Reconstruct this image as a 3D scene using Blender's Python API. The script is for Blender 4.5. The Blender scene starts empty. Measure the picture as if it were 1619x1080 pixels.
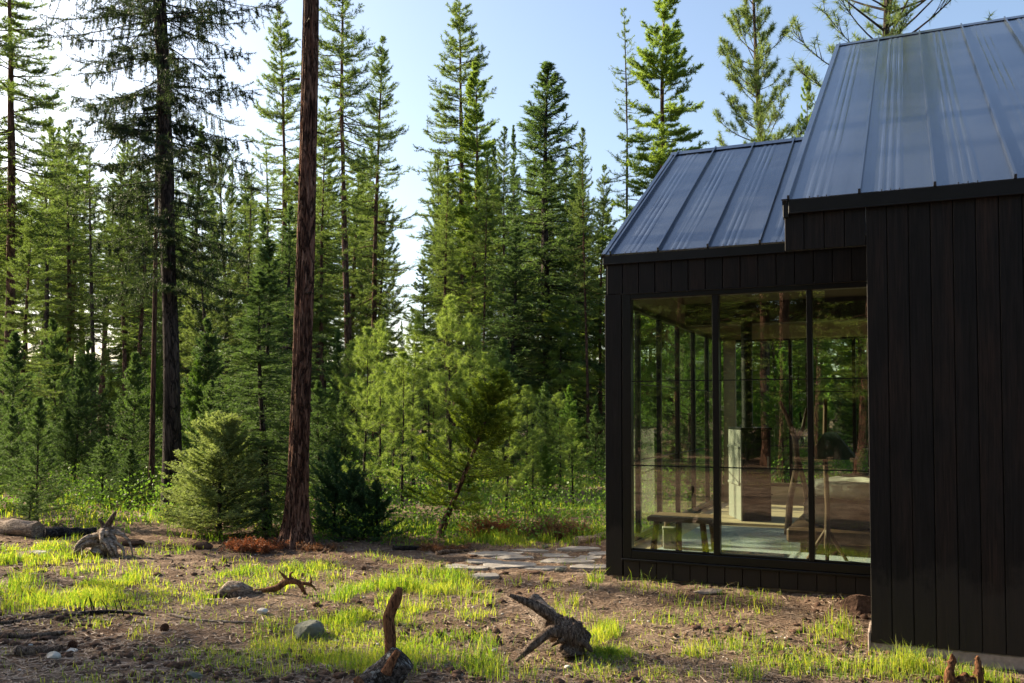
import bpy, math, random
import numpy as np
from mathutils import Vector, Matrix, Euler
sc = bpy.context.scene
R = math.radians
# ------------------------------------------------------------------ camera, sky, sun
H = 1.6; F = 1412.0; TH = R(1.9); CY = 650 - F*math.tan(TH)
cam = bpy.data.cameras.new('camera'); co = bpy.data.objects.new('camera', cam); sc.collection.objects.link(co)
co.location = (0, 0, H); co.rotation_euler = (R(90)+TH, 0, 0)
cam.sensor_width = 36; cam.lens = F*36/1619.0; cam.shift_x = 0; cam.shift_y = -(540-CY)/1619.0
cam.clip_start = .05; cam.clip_end = 3000
sc.camera = co
SUN_AZ = R(-63); SUN_EL = R(27)      # azimuth clockwise from +Y
SD = Vector((math.sin(SUN_AZ)*math.cos(SUN_EL), math.cos(SUN_AZ)*math.cos(SUN_EL), math.sin(SUN_EL)))
w = bpy.data.worlds.new('World'); sc.world = w; w.use_nodes = True
wn = w.node_tree.nodes; bg = wn['Background']
sky = wn.new('ShaderNodeTexSky'); sky.sky_type = 'NISHITA'; sky.sun_disc = False
sky.sun_elevation = SUN_EL; sky.sun_rotation = SUN_AZ; sky.air_density = 1.0; sky.dust_density = 2.2; sky.ozone_density = 1.0
w.node_tree.links.new(sky.outputs[0], bg.inputs[0]); bg.inputs[1].default_value = .10
sl = bpy.data.lights.new('sun', 'SUN'); sl.energy = 5.0; sl.angle = R(.6); sl.color = (1, .84, .60)
so = bpy.data.objects.new('sun', sl); sc.collection.objects.link(so); so.rotation_euler = (-SD).to_track_quat('-Z', 'Y').to_euler()
sc.view_settings.view_transform = 'Standard'; sc.view_settings.look = 'None'; sc.view_settings.exposure = 1.45; sc.view_settings.gamma = 1
cy = sc.cycles if hasattr(sc, 'cycles') else None
if cy:
    cy.max_bounces = 8; cy.volume_bounces = 0; cy.diffuse_bounces = 4; cy.glossy_bounces = 3; cy.transmission_bounces = 6; cy.transparent_max_bounces = 12
    cy.use_denoising = True; cy.sample_clamp_indirect = 6; cy.use_adaptive_sampling = True; cy.adaptive_threshold = .01

# ------------------------------------------------------------------ helpers
rng = np.random.default_rng(7); random.seed(7)
COL = sc.collection
def ray(x, y):
    u = (x-809.5)/F; v = -(y-CY)/F; c, s = math.cos(TH), math.sin(TH)
    return np.array([u, c-s*v, s+c*v])
def G(x, y, z=0):                       # ground point seen at a photo pixel
    r = ray(x, y); t = (z-H)/r[2]; return np.array([0, 0, H])+t*r
def Gv(x, y, z=0):
    x = np.asarray(x, float); y = np.asarray(y, float)
    u = (x-809.5)/F; v = -(y-CY)/F; c, s = math.cos(TH), math.sin(TH)
    t = (z-H)/(s+c*v); return u*t, (c-s*v)*t
def hsh(ix, iy, k=0):
    n = (ix*374761393 + iy*668265263 + k*1442695041) & 0xffffffff
    n = ((n ^ (n >> 13))*1274126177) & 0xffffffff
    return ((n ^ (n >> 16)) & 0xffff)/65535.0
def vnoise(x, y, k=0):
    x = np.asarray(x, float); y = np.asarray(y, float)
    ix = np.floor(x).astype(np.int64); iy = np.floor(y).astype(np.int64); fx = x-ix; fy = y-iy
    fx = fx*fx*(3-2*fx); fy = fy*fy*(3-2*fy)
    a = hsh(ix, iy, k); b = hsh(ix+1, iy, k); c = hsh(ix, iy+1, k); d = hsh(ix+1, iy+1, k)
    return (a*(1-fx)+b*fx)*(1-fy)+(c*(1-fx)+d*fx)*fy
def fbm(x, y, o=4, k=0):
    s = 0; a = .5; t = 0
    for i in range(o): s = s+a*vnoise(x*2**i, y*2**i, k+i); t += a; a *= .5
    return s/t
def sstep(a, b, x): t = np.clip((np.asarray(x, float)-a)/(b-a), 0, 1); return t*t*(3-2*t)
def gz(x, y):
    x = np.asarray(x, float); y = np.asarray(y, float)
    near = 1-sstep(18, 40, np.hypot(x, y))
    b = -.03 - .08*sstep(1.0, 3.5, x)*(1-sstep(6, 8.6, y))
    rough = (fbm(x*1.1, y*1.1, 3, 3)-.5)*.09 + (fbm(x*6, y*6, 3, 9)-.5)*.045 + (np.abs(fbm(x*17, y*17, 2, 5)-.5))*.03-.008
    far = (fbm(x*.06, y*.06, 3, 11)-.5)*1.2*(1-near)
    return (b+rough)*near + far
def nrm(a): return a/np.maximum(np.linalg.norm(a, axis=-1, keepdims=True), 1e-9)

def mkmesh(name, parts, mat=None, smooth=True):
    """parts: list of (V (n,3), F (m,k))"""
    Vs = []; loops = []; starts = []; tot = []; off = 0; lo = 0
    for V, Fc in parts:
        V = np.asarray(V, np.float32).reshape(-1, 3); Fc = np.asarray(Fc, np.int64)
        if len(Fc) == 0: continue
        k = Fc.shape[1]; Vs.append(V); loops.append((Fc+off).ravel())
        starts.append(lo+np.arange(len(Fc))*k); tot.append(np.full(len(Fc), k)); off += len(V); lo += Fc.size
    V = np.concatenate(Vs); L = np.concatenate(loops); S = np.concatenate(starts); T = np.concatenate(tot)
    me = bpy.data.meshes.new(name); me.vertices.add(len(V)); me.vertices.foreach_set('co', V.ravel())
    me.loops.add(len(L)); me.loops.foreach_set('vertex_index', L.astype(np.int32))
    me.polygons.add(len(S)); me.polygons.foreach_set('loop_start', S.astype(np.int32))
    me.polygons.foreach_set('loop_total', T.astype(np.int32))
    me.polygons.foreach_set('use_smooth', np.full(len(S), smooth))
    me.update(calc_edges=True)
    if mat: me.materials.append(mat)
    return me
def link(name, me, parent=None, loc=None):
    o = bpy.data.objects.new(name, me); COL.objects.link(o)
    if parent: o.parent = parent
    if loc is not None: o.location = loc
    return o
def tag(o, label, cat, group=None, kind=None):
    if label: o['label'] = label
    if cat: o['category'] = cat
    if group: o['group'] = group
    if kind: o['kind'] = kind
    return o
def empty(name, loc=(0, 0, 0), rot=(0, 0, 0)):
    o = bpy.data.objects.new(name, None); COL.objects.link(o); o.location = loc; o.rotation_euler = rot; o.empty_display_size = .2
    return o
def copy_tree(o, parent=None):
    c = o.copy(); COL.objects.link(c); c.parent = parent
    for ch in [x for x in KIDS.get(o.name, [])]: copy_tree(ch, c)
    return c
KIDS = {}
def tubes(P, Rr, ns=5, cap=False):
    """P (N,K,3) Rr (N,K) -> V,F"""
    P = np.asarray(P, float); Rr = np.asarray(Rr, float)
    if P.ndim == 2: P = P[None]; Rr = Rr[None]
    N, K, _ = P.shape
    T = np.empty_like(P); T[:, 1:-1] = P[:, 2:]-P[:, :-2]; T[:, 0] = P[:, 1]-P[:, 0]; T[:, -1] = P[:, -1]-P[:, -2]; T = nrm(T)
    ref = np.where(np.abs(nrm(P[:, -1:]-P[:, :1])[..., 2:3]) > .8, np.array([1., 0, 0]), np.array([0, 0, 1.]))
    U = nrm(np.cross(T, ref)); W = np.cross(T, U)
    a = np.arange(ns)*2*math.pi/ns
    V = P[:, :, None]+Rr[:, :, None, None]*(np.cos(a)[None, None, :, None]*U[:, :, None]+np.sin(a)[None, None, :, None]*W[:, :, None])
    idx = np.arange(N*K*ns).reshape(N, K, ns)
    a0 = idx[:, :-1]; a1 = idx[:, 1:]
    Fq = np.stack([a0, np.roll(a0, -1, 2), np.roll(a1, -1, 2), a1], -1).reshape(-1, 4)
    return V.reshape(-1, 3), Fq
def box(x0, x1, y0, y1, z0, z1):
    V = np.array([[x, y, z] for z in (z0, z1) for y in (y0, y1) for x in (x0, x1)], float)
    Fq = np.array([[0, 2, 3, 1], [4, 5, 7, 6], [0, 1, 5, 4], [2, 6, 7, 3], [0, 4, 6, 2], [1, 3, 7, 5]])
    return V, Fq
def bbox(x0, x1, y0, y1, z0, z1, b=.004):
    """box with chamfered vertical and horizontal edges"""
    import bmesh
    bm = bmesh.new(); bmesh.ops.create_cube(bm, size=1)
    for v in bm.verts: v.co = Vector(((x0+x1)/2+v.co.x*(x1-x0), (y0+y1)/2+v.co.y*(y1-y0), (z0+z1)/2+v.co.z*(z1-z0)))
    bmesh.ops.bevel(bm, geom=list(bm.edges), offset=b, segments=1, affect='EDGES')
    bmesh.ops.triangulate(bm, faces=bm.faces); bm.verts.index_update()
    V = np.array([v.co[:] for v in bm.verts]); Fq = np.array([[v.index for v in f.verts] for f in bm.faces]); bm.free()
    return V, Fq
# ------------------------------------------------------------------ materials
def newmat(name):
    m = bpy.data.materials.new(name); m.use_nodes = True; nt = m.node_tree
    b = nt.nodes['Principled BSDF']; return m, nt, b
def N(nt, t, **kw):
    n = nt.nodes.new(t)
    for k, v in kw.items():
        if k.startswith('i_'): n.inputs[k[2:].replace('_', ' ')].default_value = v
        else: setattr(n, k, v)
    return n
def ramp(nt, src, stops, interp='LINEAR'):
    r = nt.nodes.new('ShaderNodeValToRGB'); r.color_ramp.interpolation = interp
    e = r.color_ramp.elements
    while len(e) < len(stops): e.new(.5)
    for i, (p, c) in enumerate(stops): e[i].position = p; e[i].color = (*c, 1) if len(c) == 3 else c
    nt.links.new(src, r.inputs[0]); return r
def coords(nt, kind='Object', scale=(1, 1, 1)):
    tc = nt.nodes.new('ShaderNodeTexCoord'); mp = nt.nodes.new('ShaderNodeMapping'); mp.inputs['Scale'].default_value = scale
    nt.links.new(tc.outputs[kind], mp.inputs[0]); return mp.outputs[0]
def noise(nt, vec, scale, detail=4, rough=.6, dist=0):
    n = nt.nodes.new('ShaderNodeTexNoise'); n.inputs['Scale'].default_value = scale; n.inputs['Detail'].default_value = detail
    n.inputs['Roughness'].default_value = rough; n.inputs['Distortion'].default_value = dist
    nt.links.new(vec, n.inputs['Vector']); return n.outputs['Fac']
def mixc(nt, fac, a, b, mode='MIX'):
    m = nt.nodes.new('ShaderNodeMix'); m.data_type = 'RGBA'; m.blend_type = mode
    for s, v in ((m.inputs[0], fac), (m.inputs[6], a), (m.inputs[7], b)):
        if isinstance(v, (int, float)): s.default_value = v
        elif isinstance(v, tuple): s.default_value = (*v, 1)
        else: nt.links.new(v, s)
    return m.outputs[2]
def bump(nt, h, strength, dist, b, normal=None):
    n = nt.nodes.new('ShaderNodeBump'); n.inputs['Strength'].default_value = strength; n.inputs['Distance'].default_value = dist
    nt.links.new(h, n.inputs['Height'])
    if normal is not None: nt.links.new(normal, n.inputs['Normal'])
    if b is not None: nt.links.new(n.outputs[0], b.inputs['Normal'])
    return n.outputs[0]

def leafmat(name, dark, light, trans, rough=.55, tf=.42, tip=None):
    m, nt, b = newmat(name); L = nt.links
    geo = nt.nodes.new('ShaderNodeNewGeometry'); oi = nt.nodes.new('ShaderNodeObjectInfo')
    v = coords(nt, 'Object'); n1 = noise(nt, v, .9, 3)
    a = nt.nodes.new('ShaderNodeMath'); a.operation = 'MULTIPLY_ADD'; L.new(geo.outputs['Random Per Island'], a.inputs[0]); a.inputs[1].default_value = .55
    L.new(n1, a.inputs[2])
    s = nt.nodes.new('ShaderNodeMath'); s.operation = 'MULTIPLY_ADD'; L.new(oi.outputs['Random'], s.inputs[0]); s.inputs[1].default_value = .3; L.new(a.outputs[0], s.inputs[2])
    r = ramp(nt, s.outputs[0], [(.35, dark), (1.15 if False else 1.0, light)] if tip is None else [(.35, dark), (.93, light), (1.0, tip)])
    b.inputs['Roughness'].default_value = rough; b.inputs['Specular IOR Level'].default_value = .3
    L.new(r.outputs[0], b.inputs['Base Color'])
    t = nt.nodes.new('ShaderNodeBsdfTranslucent')
    tc = mixc(nt, 1.0, r.outputs[0], trans, 'MULTIPLY'); L.new(tc, t.inputs['Color'])
    mx = nt.nodes.new('ShaderNodeMixShader'); mx.inputs[0].default_value = tf
    L.new(b.outputs[0], mx.inputs[1]); L.new(t.outputs[0], mx.inputs[2])
    L.new(mx.outputs[0], nt.nodes['Material Output'].inputs['Surface']); return m
M = {}
M['larch'] = leafmat('larch needles', (.048, .092, .034), (.155, .215, .066), (1.6, 1.65, .8), tf=.52)
M['larch_bright'] = leafmat('bright larch needles', (.075, .135, .03), (.22, .30, .07), (1.6, 1.65, .8), tf=.52)
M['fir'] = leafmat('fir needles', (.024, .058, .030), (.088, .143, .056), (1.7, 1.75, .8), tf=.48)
M['fir_pale'] = leafmat('sunlit fir needles', (.09, .14, .05), (.32, .38, .17), (1.5, 1.55, .8), tf=.45)  # lighter than the plain fir needles: sunlight put into the colour
M['ragged'] = leafmat('dusky needles', (.015, .032, .02), (.05, .075, .035), (1.5, 1.5, .8), tf=.4)
M['pine'] = leafmat('pine needles', (.05, .095, .045), (.18, .24, .085), (1.6, 1.6, .8), tf=.45)
M['young_pine'] = leafmat('young pine needles', (.06, .12, .035), (.23, .31, .085), (1.6, 1.6, .8), tf=.48)
M['cedar'] = leafmat('cedar sprays', (.05, .10, .02), (.20, .27, .045), (1.7, 1.65, .6), tf=.48)
M['dark_bush'] = leafmat('dark bush leaves', (.016, .045, .025), (.05, .11, .045), (1.5, 1.5, .8), tf=.35)
M['rust'] = leafmat('rusty dead needles', (.12, .05, .025), (.32, .13, .06), (1.3, 1, .7), tf=.3)
M['brown_dead'] = leafmat('brown dead needles', (.08, .045, .028), (.2, .11, .06), (1.3, 1, .7), tf=.3)
M['under'] = leafmat('undergrowth leaves', (.045, .11, .022), (.12, .22, .04), (1.5, 1.5, .7), tf=.45)
M['grass'] = leafmat('grass blades', (.04, .105, .02), (.175, .30, .035), (1.65, 1.6, .6), rough=.5, tf=.52, tip=(.32, .36, .07))
M['dry_grass'] = leafmat('dry grass', (.2, .16, .09), (.38, .32, .2), (1.2, 1.1, .8), tf=.3)

def barkmat(name, crev, mid, hi, sc_=(26, 26, 5), lichen=None, rel=.02, grain=False):
    m, nt, b = newmat(name); L = nt.links
    v = coords(nt, 'Object', sc_); nz = noise(nt, v, 1.0, 6, .68, .8)
    v2 = coords(nt, 'Object', tuple(x*.42 for x in sc_)); n2 = noise(nt, v2, 1.0, 4, .6, 1.4)
    a = nt.nodes.new('ShaderNodeMath'); a.operation = 'SUBTRACT'; L.new(n2, a.inputs[0]); a.inputs[1].default_value = .5
    ab = nt.nodes.new('ShaderNodeMath'); ab.operation = 'ABSOLUTE'; L.new(a.outputs[0], ab.inputs[0])
    ed = ramp(nt, ab.outputs[0], [(.0, (0, 0, 0)), (.045 if not grain else .02, (1, 1, 1))])
    cr = ramp(nt, nz, [(.30, crev), (.46, mid), (.68, hi)])
    c = mixc(nt, ed.outputs[0], crev, cr.outputs[0])
    big = ramp(nt, noise(nt, coords(nt, 'Object', (3, 3, .8)), 1.0, 3, .6), [(.3, (.62, .62, .62)), (.7, (1.4, 1.35, 1.3))])
    c = mixc(nt, 1, c, big.outputs[0], 'MULTIPLY')
    if lichen:
        ln = ramp(nt, noise(nt, coords(nt, 'Object'), 22, 5, .7), [(.54, (0, 0, 0)), (.62, (1, 1, 1))])
        c = mixc(nt, ln.outputs[0], c, lichen)
    L.new(c, b.inputs['Base Color']); b.inputs['Roughness'].default_value = .9; b.inputs['Specular IOR Level'].default_value = .15
    h = nt.nodes.new('ShaderNodeMath'); h.operation = 'MULTIPLY_ADD'; L.new(nz, h.inputs[0]); h.inputs[1].default_value = .9; L.new(ed.outputs[0], h.inputs[2])
    bump(nt, h.outputs[0], 1, rel, b); return m
M['bark_red'] = barkmat('red pine bark', (.022, .012, .010), (.12, .06, .043), (.25, .16, .12), (22, 22, 4), rel=.03)
M['bark_grey'] = barkmat('grey brown bark', (.02, .015, .012), (.08, .058, .045), (.16, .12, .095), (24, 24, 5))
M['bark_dark'] = barkmat('dark bark', (.012, .01, .01), (.045, .034, .03), (.10, .08, .07), (20, 20, 4), rel=.03)
M['bark_larch'] = barkmat('rusty larch bark', (.03, .016, .012), (.12, .062, .042), (.22, .13, .09), (20, 20, 4))
M['wood_dead'] = barkmat('weathered dead wood', (.018, .013, .010), (.095, .066, .05), (.27, .21, .165), (60, 60, 14), rel=.012, grain=True)
M['wood_pale'] = barkmat('bleached wood', (.06, .042, .032), (.28, .215, .17), (.58, .50, .42), (9, 75, 75), rel=.014, grain=True)
M['wood_red'] = barkmat('reddish broken wood', (.03, .012, .008), (.13, .058, .03), (.32, .16, .08), (60, 60, 12), rel=.012, grain=True)
M['wood_lichen'] = barkmat('lichen covered bark', (.012, .01, .01), (.06, .05, .045), (.15, .13, .12), (40, 40, 40), lichen=(.36, .37, .35), rel=.014)
M['wood_char'] = barkmat('blackened wood', (.008, .007, .008), (.03, .028, .03), (.09, .085, .085), (30, 50, 50), rel=.015)

def groundmat():
    m, nt, b = newmat('forest soil'); L = nt.links
    v = coords(nt, 'Object')
    big = noise(nt, v, .55, 5, .6, .3); mid = noise(nt, v, 3.2, 6, .7, .5); fine = noise(nt, v, 38, 5, .75); fine2 = noise(nt, v, 120, 3, .7)
    c1 = ramp(nt, mid, [(.3, (.11, .075, .052)), (.5, (.235, .165, .118)), (.72, (.41, .315, .235))])
    c2 = ramp(nt, fine, [(.3, (.3, .26, .25)), (.52, (.95, .95, .95)), (.7, (1.7, 1.6, 1.5))])
    c = mixc(nt, 1, c1.outputs[0], c2.outputs[0], 'MULTIPLY')
    duff = ramp(nt, big, [(.48, (0, 0, 0)), (.62, (1, 1, 1))])
    c3 = ramp(nt, fine2, [(.35, (.055, .028, .018)), (.65, (.22, .125, .08))])
    fd = nt.nodes.new('ShaderNodeMath'); fd.operation = 'MULTIPLY'; L.new(duff.outputs[0], fd.inputs[0]); fd.inputs[1].default_value = .6
    c = mixc(nt, fd.outputs[0], c, c3.outputs[0])
    ash = ramp(nt, noise(nt, v, 1.3, 5, .7, .8), [(.6, (0, 0, 0)), (.72, (1, 1, 1))])
    fa = nt.nodes.new('ShaderNodeMath'); fa.operation = 'MULTIPLY'; L.new(ash.outputs[0], fa.inputs[0]); fa.inputs[1].default_value = .55
    c = mixc(nt, fa.outputs[0], c, (.3, .26, .23))
    wv = nt.nodes.new('ShaderNodeTexWhiteNoise'); 
    L.new(c, b.inputs['Base Color']); b.inputs['Roughness'].default_value = .95; b.inputs['Specular IOR Level'].default_value = .1
    h = nt.nodes.new('ShaderNodeMath'); h.operation = 'MULTIPLY_ADD'; L.new(fine, h.inputs[0]); h.inputs[1].default_value = 1.0
    h2 = nt.nodes.new('ShaderNodeMath'); h2.operation = 'MULTIPLY_ADD'; L.new(fine2, h2.inputs[0]); h2.inputs[1].default_value = .4; L.new(mid, h2.inputs[2])
    L.new(h2.outputs[0], h.inputs[2])
    bump(nt, h.outputs[0], 1, .035, b); return m
M['ground'] = groundmat()

def boardmat(name, c0, c1, c2):
    m, nt, b = newmat(name); L = nt.links
    geo = nt.nodes.new('ShaderNodeNewGeometry')
    v = coords(nt, 'Object', (30, 30, 1.2)); g = noise(nt, v, 3, 5, .6, .6)
    v2 = coords(nt, 'Object', (3, 3, .7)); g2 = noise(nt, v2, 2, 3)
    a = nt.nodes.new('ShaderNodeMath'); a.operation = 'MULTIPLY_ADD'; L.new(geo.outputs['Random Per Island'], a.inputs[0]); a.inputs[1].default_value = .3; L.new(g2, a.inputs[2])
    base = ramp(nt, a.outputs[0], [(.35, c0), (.62, c1), (.9, c2)])
    gr = ramp(nt, g, [(.32, (.35, .36, .38)), (.68, (1.7, 1.6, 1.5))])
    c = mixc(nt, 1, base.outputs[0], gr.outputs[0], 'MULTIPLY')
    tc = nt.nodes.new('ShaderNodeTexCoord'); sx = nt.nodes.new('ShaderNodeSeparateXYZ'); L.new(tc.outputs['Object'], sx.inputs[0])
    dn = noise(nt, coords(nt, 'Object', (2.5, 2.5, 1.5)), 2, 5, .7); ma = nt.nodes.new('ShaderNodeMath'); ma.operation = 'MULTIPLY_ADD'; L.new(dn, ma.inputs[0]); ma.inputs[1].default_value = -.8; L.new(sx.outputs['Z'], ma.inputs[2])
    dr_ = ramp(nt, ma.outputs[0], [(.0, (.55, .55, .55)), (.12, (0, 0, 0))]); c = mixc(nt, dr_.outputs[0], c, (.032, .026, .021)); L.new(c, b.inputs['Base Color'])
    b.inputs['Roughness'].default_value = .55; b.inputs['Specular IOR Level'].default_value = .22
    bump(nt, g, .5, .003, b); return m
M['boards'] = boardmat('charred black boards', (.004, .0038, .0048), (.0075, .0062, .0065), (.018, .011, .009))
def simple(name, c, rough=.6, metal=0, spec=.5, nscale=None, namt=.25, bmp=0, stretch=(1, 1, 1)):
    m, nt, b = newmat(name)
    b.inputs['Roughness'].default_value = rough; b.inputs['Metallic'].default_value = metal; b.inputs['Specular IOR Level'].default_value = spec
    v = coords(nt, 'Object', stretch); n = noise(nt, v, nscale or 6, 5, .6)
    r = ramp(nt, n, [(.3, tuple(x*(1-namt) for x in c)), (.7, tuple(min(x*(1+namt), 1) for x in c))])
    nt.links.new(r.outputs[0], b.inputs['Base Color'])
    if bmp: bump(nt, n, 1, bmp, b)
    return m
M['trim'] = simple('black trim', (.007, .007, .009), .4, 0, .35)
M['frame'] = simple('black window frame', (.005, .005, .006), .35, 0, .35)
def roofmat():
    m, nt, b = newmat('charcoal steel roofing'); L = nt.links
    v = coords(nt, 'Object', (1, .25, .25)); n = noise(nt, v, 2.2, 3, .5); v2 = coords(nt, 'Object', (14, .4, .4)); n2 = noise(nt, v2, 1, 2, .5)
    r = ramp(nt, n, [(.3, (.07, .087, .12)), (.7, (.10, .12, .155))]); L.new(r.outputs[0], b.inputs['Base Color'])
    b.inputs['Metallic'].default_value = .7; b.inputs['Roughness'].default_value = .24; b.inputs['Specular IOR Level'].default_value = .6
    b.inputs['Coat Weight'].default_value = .3; b.inputs['Coat Roughness'].default_value = .12
    n1 = bump(nt, n2, .5, .006, None); bump(nt, n, .5, .02, b, n1); return m
M['roof'] = roofmat()
M['concrete'] = simple('footing concrete', (.30, .24, .20), .95, 0, .2, 14, .35, .01)
M['cream'] = simple('cream plaster', (.26, .225, .17), .8, 0, .3, 3, .05)
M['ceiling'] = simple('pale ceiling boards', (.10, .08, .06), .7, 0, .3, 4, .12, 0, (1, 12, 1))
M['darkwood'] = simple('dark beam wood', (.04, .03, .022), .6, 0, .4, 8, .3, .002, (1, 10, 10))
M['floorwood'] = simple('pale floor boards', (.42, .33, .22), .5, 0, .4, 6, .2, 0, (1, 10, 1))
M['rug'] = simple('blue grey woven rug', (.33, .37, .41), .95, 0, .1, 30, .45, .01, (1, 5, 1))
M['stone'] = simple('grey flagstone', (.26, .24, .22), .8, 0, .3, 5, .3, .01)
M['rock'] = simple('grey green rock', (.13, .135, .11), .9, 0, .2, 9, .4, .03)
M['pale_rock'] = simple('pale stone', (.5, .47, .42), .9, 0, .2, 12, .3, .02)
M['iron'] = simple('black iron', (.012, .012, .012), .5, .6, .5)
M['soapstone'] = simple('cream enamel', (.27, .265, .24), .4, 0, .5, 3, .04)
M['logwood'] = simple('peeled log wood', (.10, .055, .032), .55, 0, .4, 9, .35, .004, (1, 1, .2))
M['tablewood'] = simple('weathered table wood', (.2, .13, .08), .5, 0, .4, 8, .3, .002, (1, 9, 1))
M['linen'] = simple('grey bedding', (.48, .47, .43), .9, 0, .2, 7, .12, .02)
M['linen_dark'] = simple('dark throw', (.09, .085, .075), .95, 0, .1, 18, .3, .02)
M['leather'] = simple('dark mattress cover', (.035, .03, .028), .8, 0, .2, 8, .2, .01)
M['shade'] = simple('dark green lamp shade', (.07, .11, .10), .6, 0, .3, 9, .3)
M['screw'] = simple('dark screw', (.02, .02, .025), .4, .7, .5)
M['cone'] = simple('pine cone', (.10, .05, .03), .8, 0, .2, 40, .5, .01)
M['clod'] = simple('soil clod', (.10, .06, .042), .95, 0, .1, 40, .5, .01)
M['litter'] = leafmat('litter', (.05, .028, .018), (.34, .25, .18), (1, 1, 1), tf=.1)
def glassmat(name, tint, refl):
    m = bpy.data.materials.new(name); m.use_nodes = True; nt = m.node_tree; nt.nodes.remove(nt.nodes['Principled BSDF']); L = nt.links
    fr = nt.nodes.new('ShaderNodeFresnel'); fr.inputs['IOR'].default_value = refl
    geo = nt.nodes.new('ShaderNodeNewGeometry')
    tr = nt.nodes.new('ShaderNodeBsdfTransparent'); tr.inputs[0].default_value = (*tint, 1)
    gl = nt.nodes.new('ShaderNodeBsdfGlossy'); gl.inputs['Roughness'].default_value = .0; gl.inputs['Color'].default_value = (1, .97, .92, 1)
    mx = nt.nodes.new('ShaderNodeMixShader'); L.new(fr.outputs[0], mx.inputs[0]); L.new(tr.outputs[0], mx.inputs[1]); L.new(gl.outputs[0], mx.inputs[2])
    L.new(mx.outputs[0], nt.nodes['Material Output'].inputs['Surface'])
    v = coords(nt, 'Object'); n = noise(nt, v, 1.6, 1, .4)
    bp = nt.nodes.new('ShaderNodeBump'); bp.inputs['Strength'].default_value = .1; bp.inputs['Distance'].default_value = .004
    L.new(n, bp.inputs['Height']); L.new(bp.outputs[0], gl.inputs['Normal'])
    return m
M['glass'] = glassmat('window glass', (.74, .86, .70), 2.45)
M['glass_thin'] = glassmat('side window glass', (.93, .97, .93), 1.5)

# ------------------------------------------------------------------ ground
def make_ground():
    def axis(a, b, step, far):
        c = list(np.arange(a, b+1e-6, step)); s = step
        up = []; x = c[-1]
        while x < far: s *= 1.12; x += s; up.append(x)
        s = step; dn = []; x = c[0]
        while x > -far: s *= 1.12; x -= s; dn.append(x)
        return np.array(dn[::-1]+c+up)
    xs = axis(-7.5, 5.5, .032, 900); ys = axis(4.4, 13, .034, 900)
    X, Y = np.meshgrid(xs, ys); Z = gz(X, Y)
    V = np.stack([X, Y, Z], -1).reshape(-1, 3); nx, ny = len(xs), len(ys)
    i = np.arange(nx*ny).reshape(ny, nx)
    Fq = np.stack([i[:-1, :-1], i[:-1, 1:], i[1:, 1:], i[1:, :-1]], -1).reshape(-1, 4)
    tag(link('ground', mkmesh('ground', [(V, Fq)], M['ground'])), None, None, kind='structure')
make_ground()

# ------------------------------------------------------------------ the cabin
C0 = np.array([.9214, 8.8193, 0.0]); ANG = R(-24)
EX = np.array([math.cos(ANG), math.sin(ANG), 0]); EY = np.array([-math.sin(ANG), math.cos(ANG), 0])
def house(s, d, z): return C0+s*EX+d*EY+np.array([0, 0, z])
cabin = empty('cabin', C0, (0, 0, ANG))
tag(cabin, 'black timber cabin with charcoal metal roofs and a tall glazed corner', 'cabin')
OFF = -1.65; BW0 = 1.917; BW1 = 2.479; BEND = 9.5; BACK = 5.62; AEND = 4.6
PA_, PB_ = .1625, .139
def boards(x0, x1, pitch, z0, z1, y, th=.022, gap=.0065, start=None, zf=None):
    """vertical boards on the plane y, front facing -y"""
    ps = []; x = x0 if start is None else start
    while x < x1-1e-4:
        a = max(x, x0); b = min(x+pitch-gap, x1)
        if b-a > .004:
            ps.append(bbox(a, b, y-random.uniform(0, .0016), y+th, z0, z1, .0025))
        x += pitch
    ps.append(box(x0+.002, x1-.002, y+th-.004, y+th+.02, z0+.003, z1-.003))
    return ps
# wing A cladding : header band, left post, base band
ps = boards(0, BW1+.0, PA_, 2.752, 3.06, .0, start=.022)
ps += boards(0, .172, .172, -.0, 2.749, .0)
ps += boards(.175, BW1+.3, PA_, -.01, .150, .0, start=.184)
link('front_cladding', mkmesh('front_cladding', ps, M['boards'], False), cabin)
# left side cladding (outside, seen only from the side) : sill, header, corner posts
ps = [box(-.004, .02, .045, BACK, -.02, .24), box(-.004, .02, .045, BACK, 2.72, 3.12), box(-.004, .02, .045, .12, .24, 2.72), box(-.004, .02, BACK-.1, BACK, .24, 2.72)]
# gable triangle A
V = np.array([[-.004, .0, 3.12], [-.004, 2.871, 4.90], [-.004, 5.742, 3.12], [.02, .0, 3.12], [.02, 2.871, 4.90], [.02, 5.742, 3.12]])
ps2 = [(V, np.array([[0, 2, 1], [3, 4, 5]])), (V, np.array([[0, 1, 4, 3], [1, 2, 5, 4], [2, 0, 3, 5]]))]
link('side_cladding', mkmesh('side_cladding', ps+ps2, M['boards'], False), cabin)
# rear wall cladding under and over the back windows
ps = [box(0, BEND, BACK, BACK+.06, -.02, .46), box(0, AEND, BACK, BACK+.06, 2.7, 3.1), box(AEND, BEND, BACK, BACK+.06, .46, 5.6), box(1.95, AEND, BACK, BACK+.06, 3.1, 5.6)]
link('rear_cladding', mkmesh('rear_cladding', ps, M['boards'], False), cabin)
# wing B cladding
ps = boards(BW1, BEND, PB_, -.014, 3.06, OFF, start=BW1-.001)
link('wing_cladding', mkmesh('wing_cladding', ps, M['boards'], False), cabin)
ps = boards(BW0+.006, BW1-.003, PB_, 2.776, 3.06, OFF, start=BW1-.001-PB_*5)
link('eave_skirt', mkmesh('eave_skirt', ps, M['boards'], False), cabin)
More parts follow.
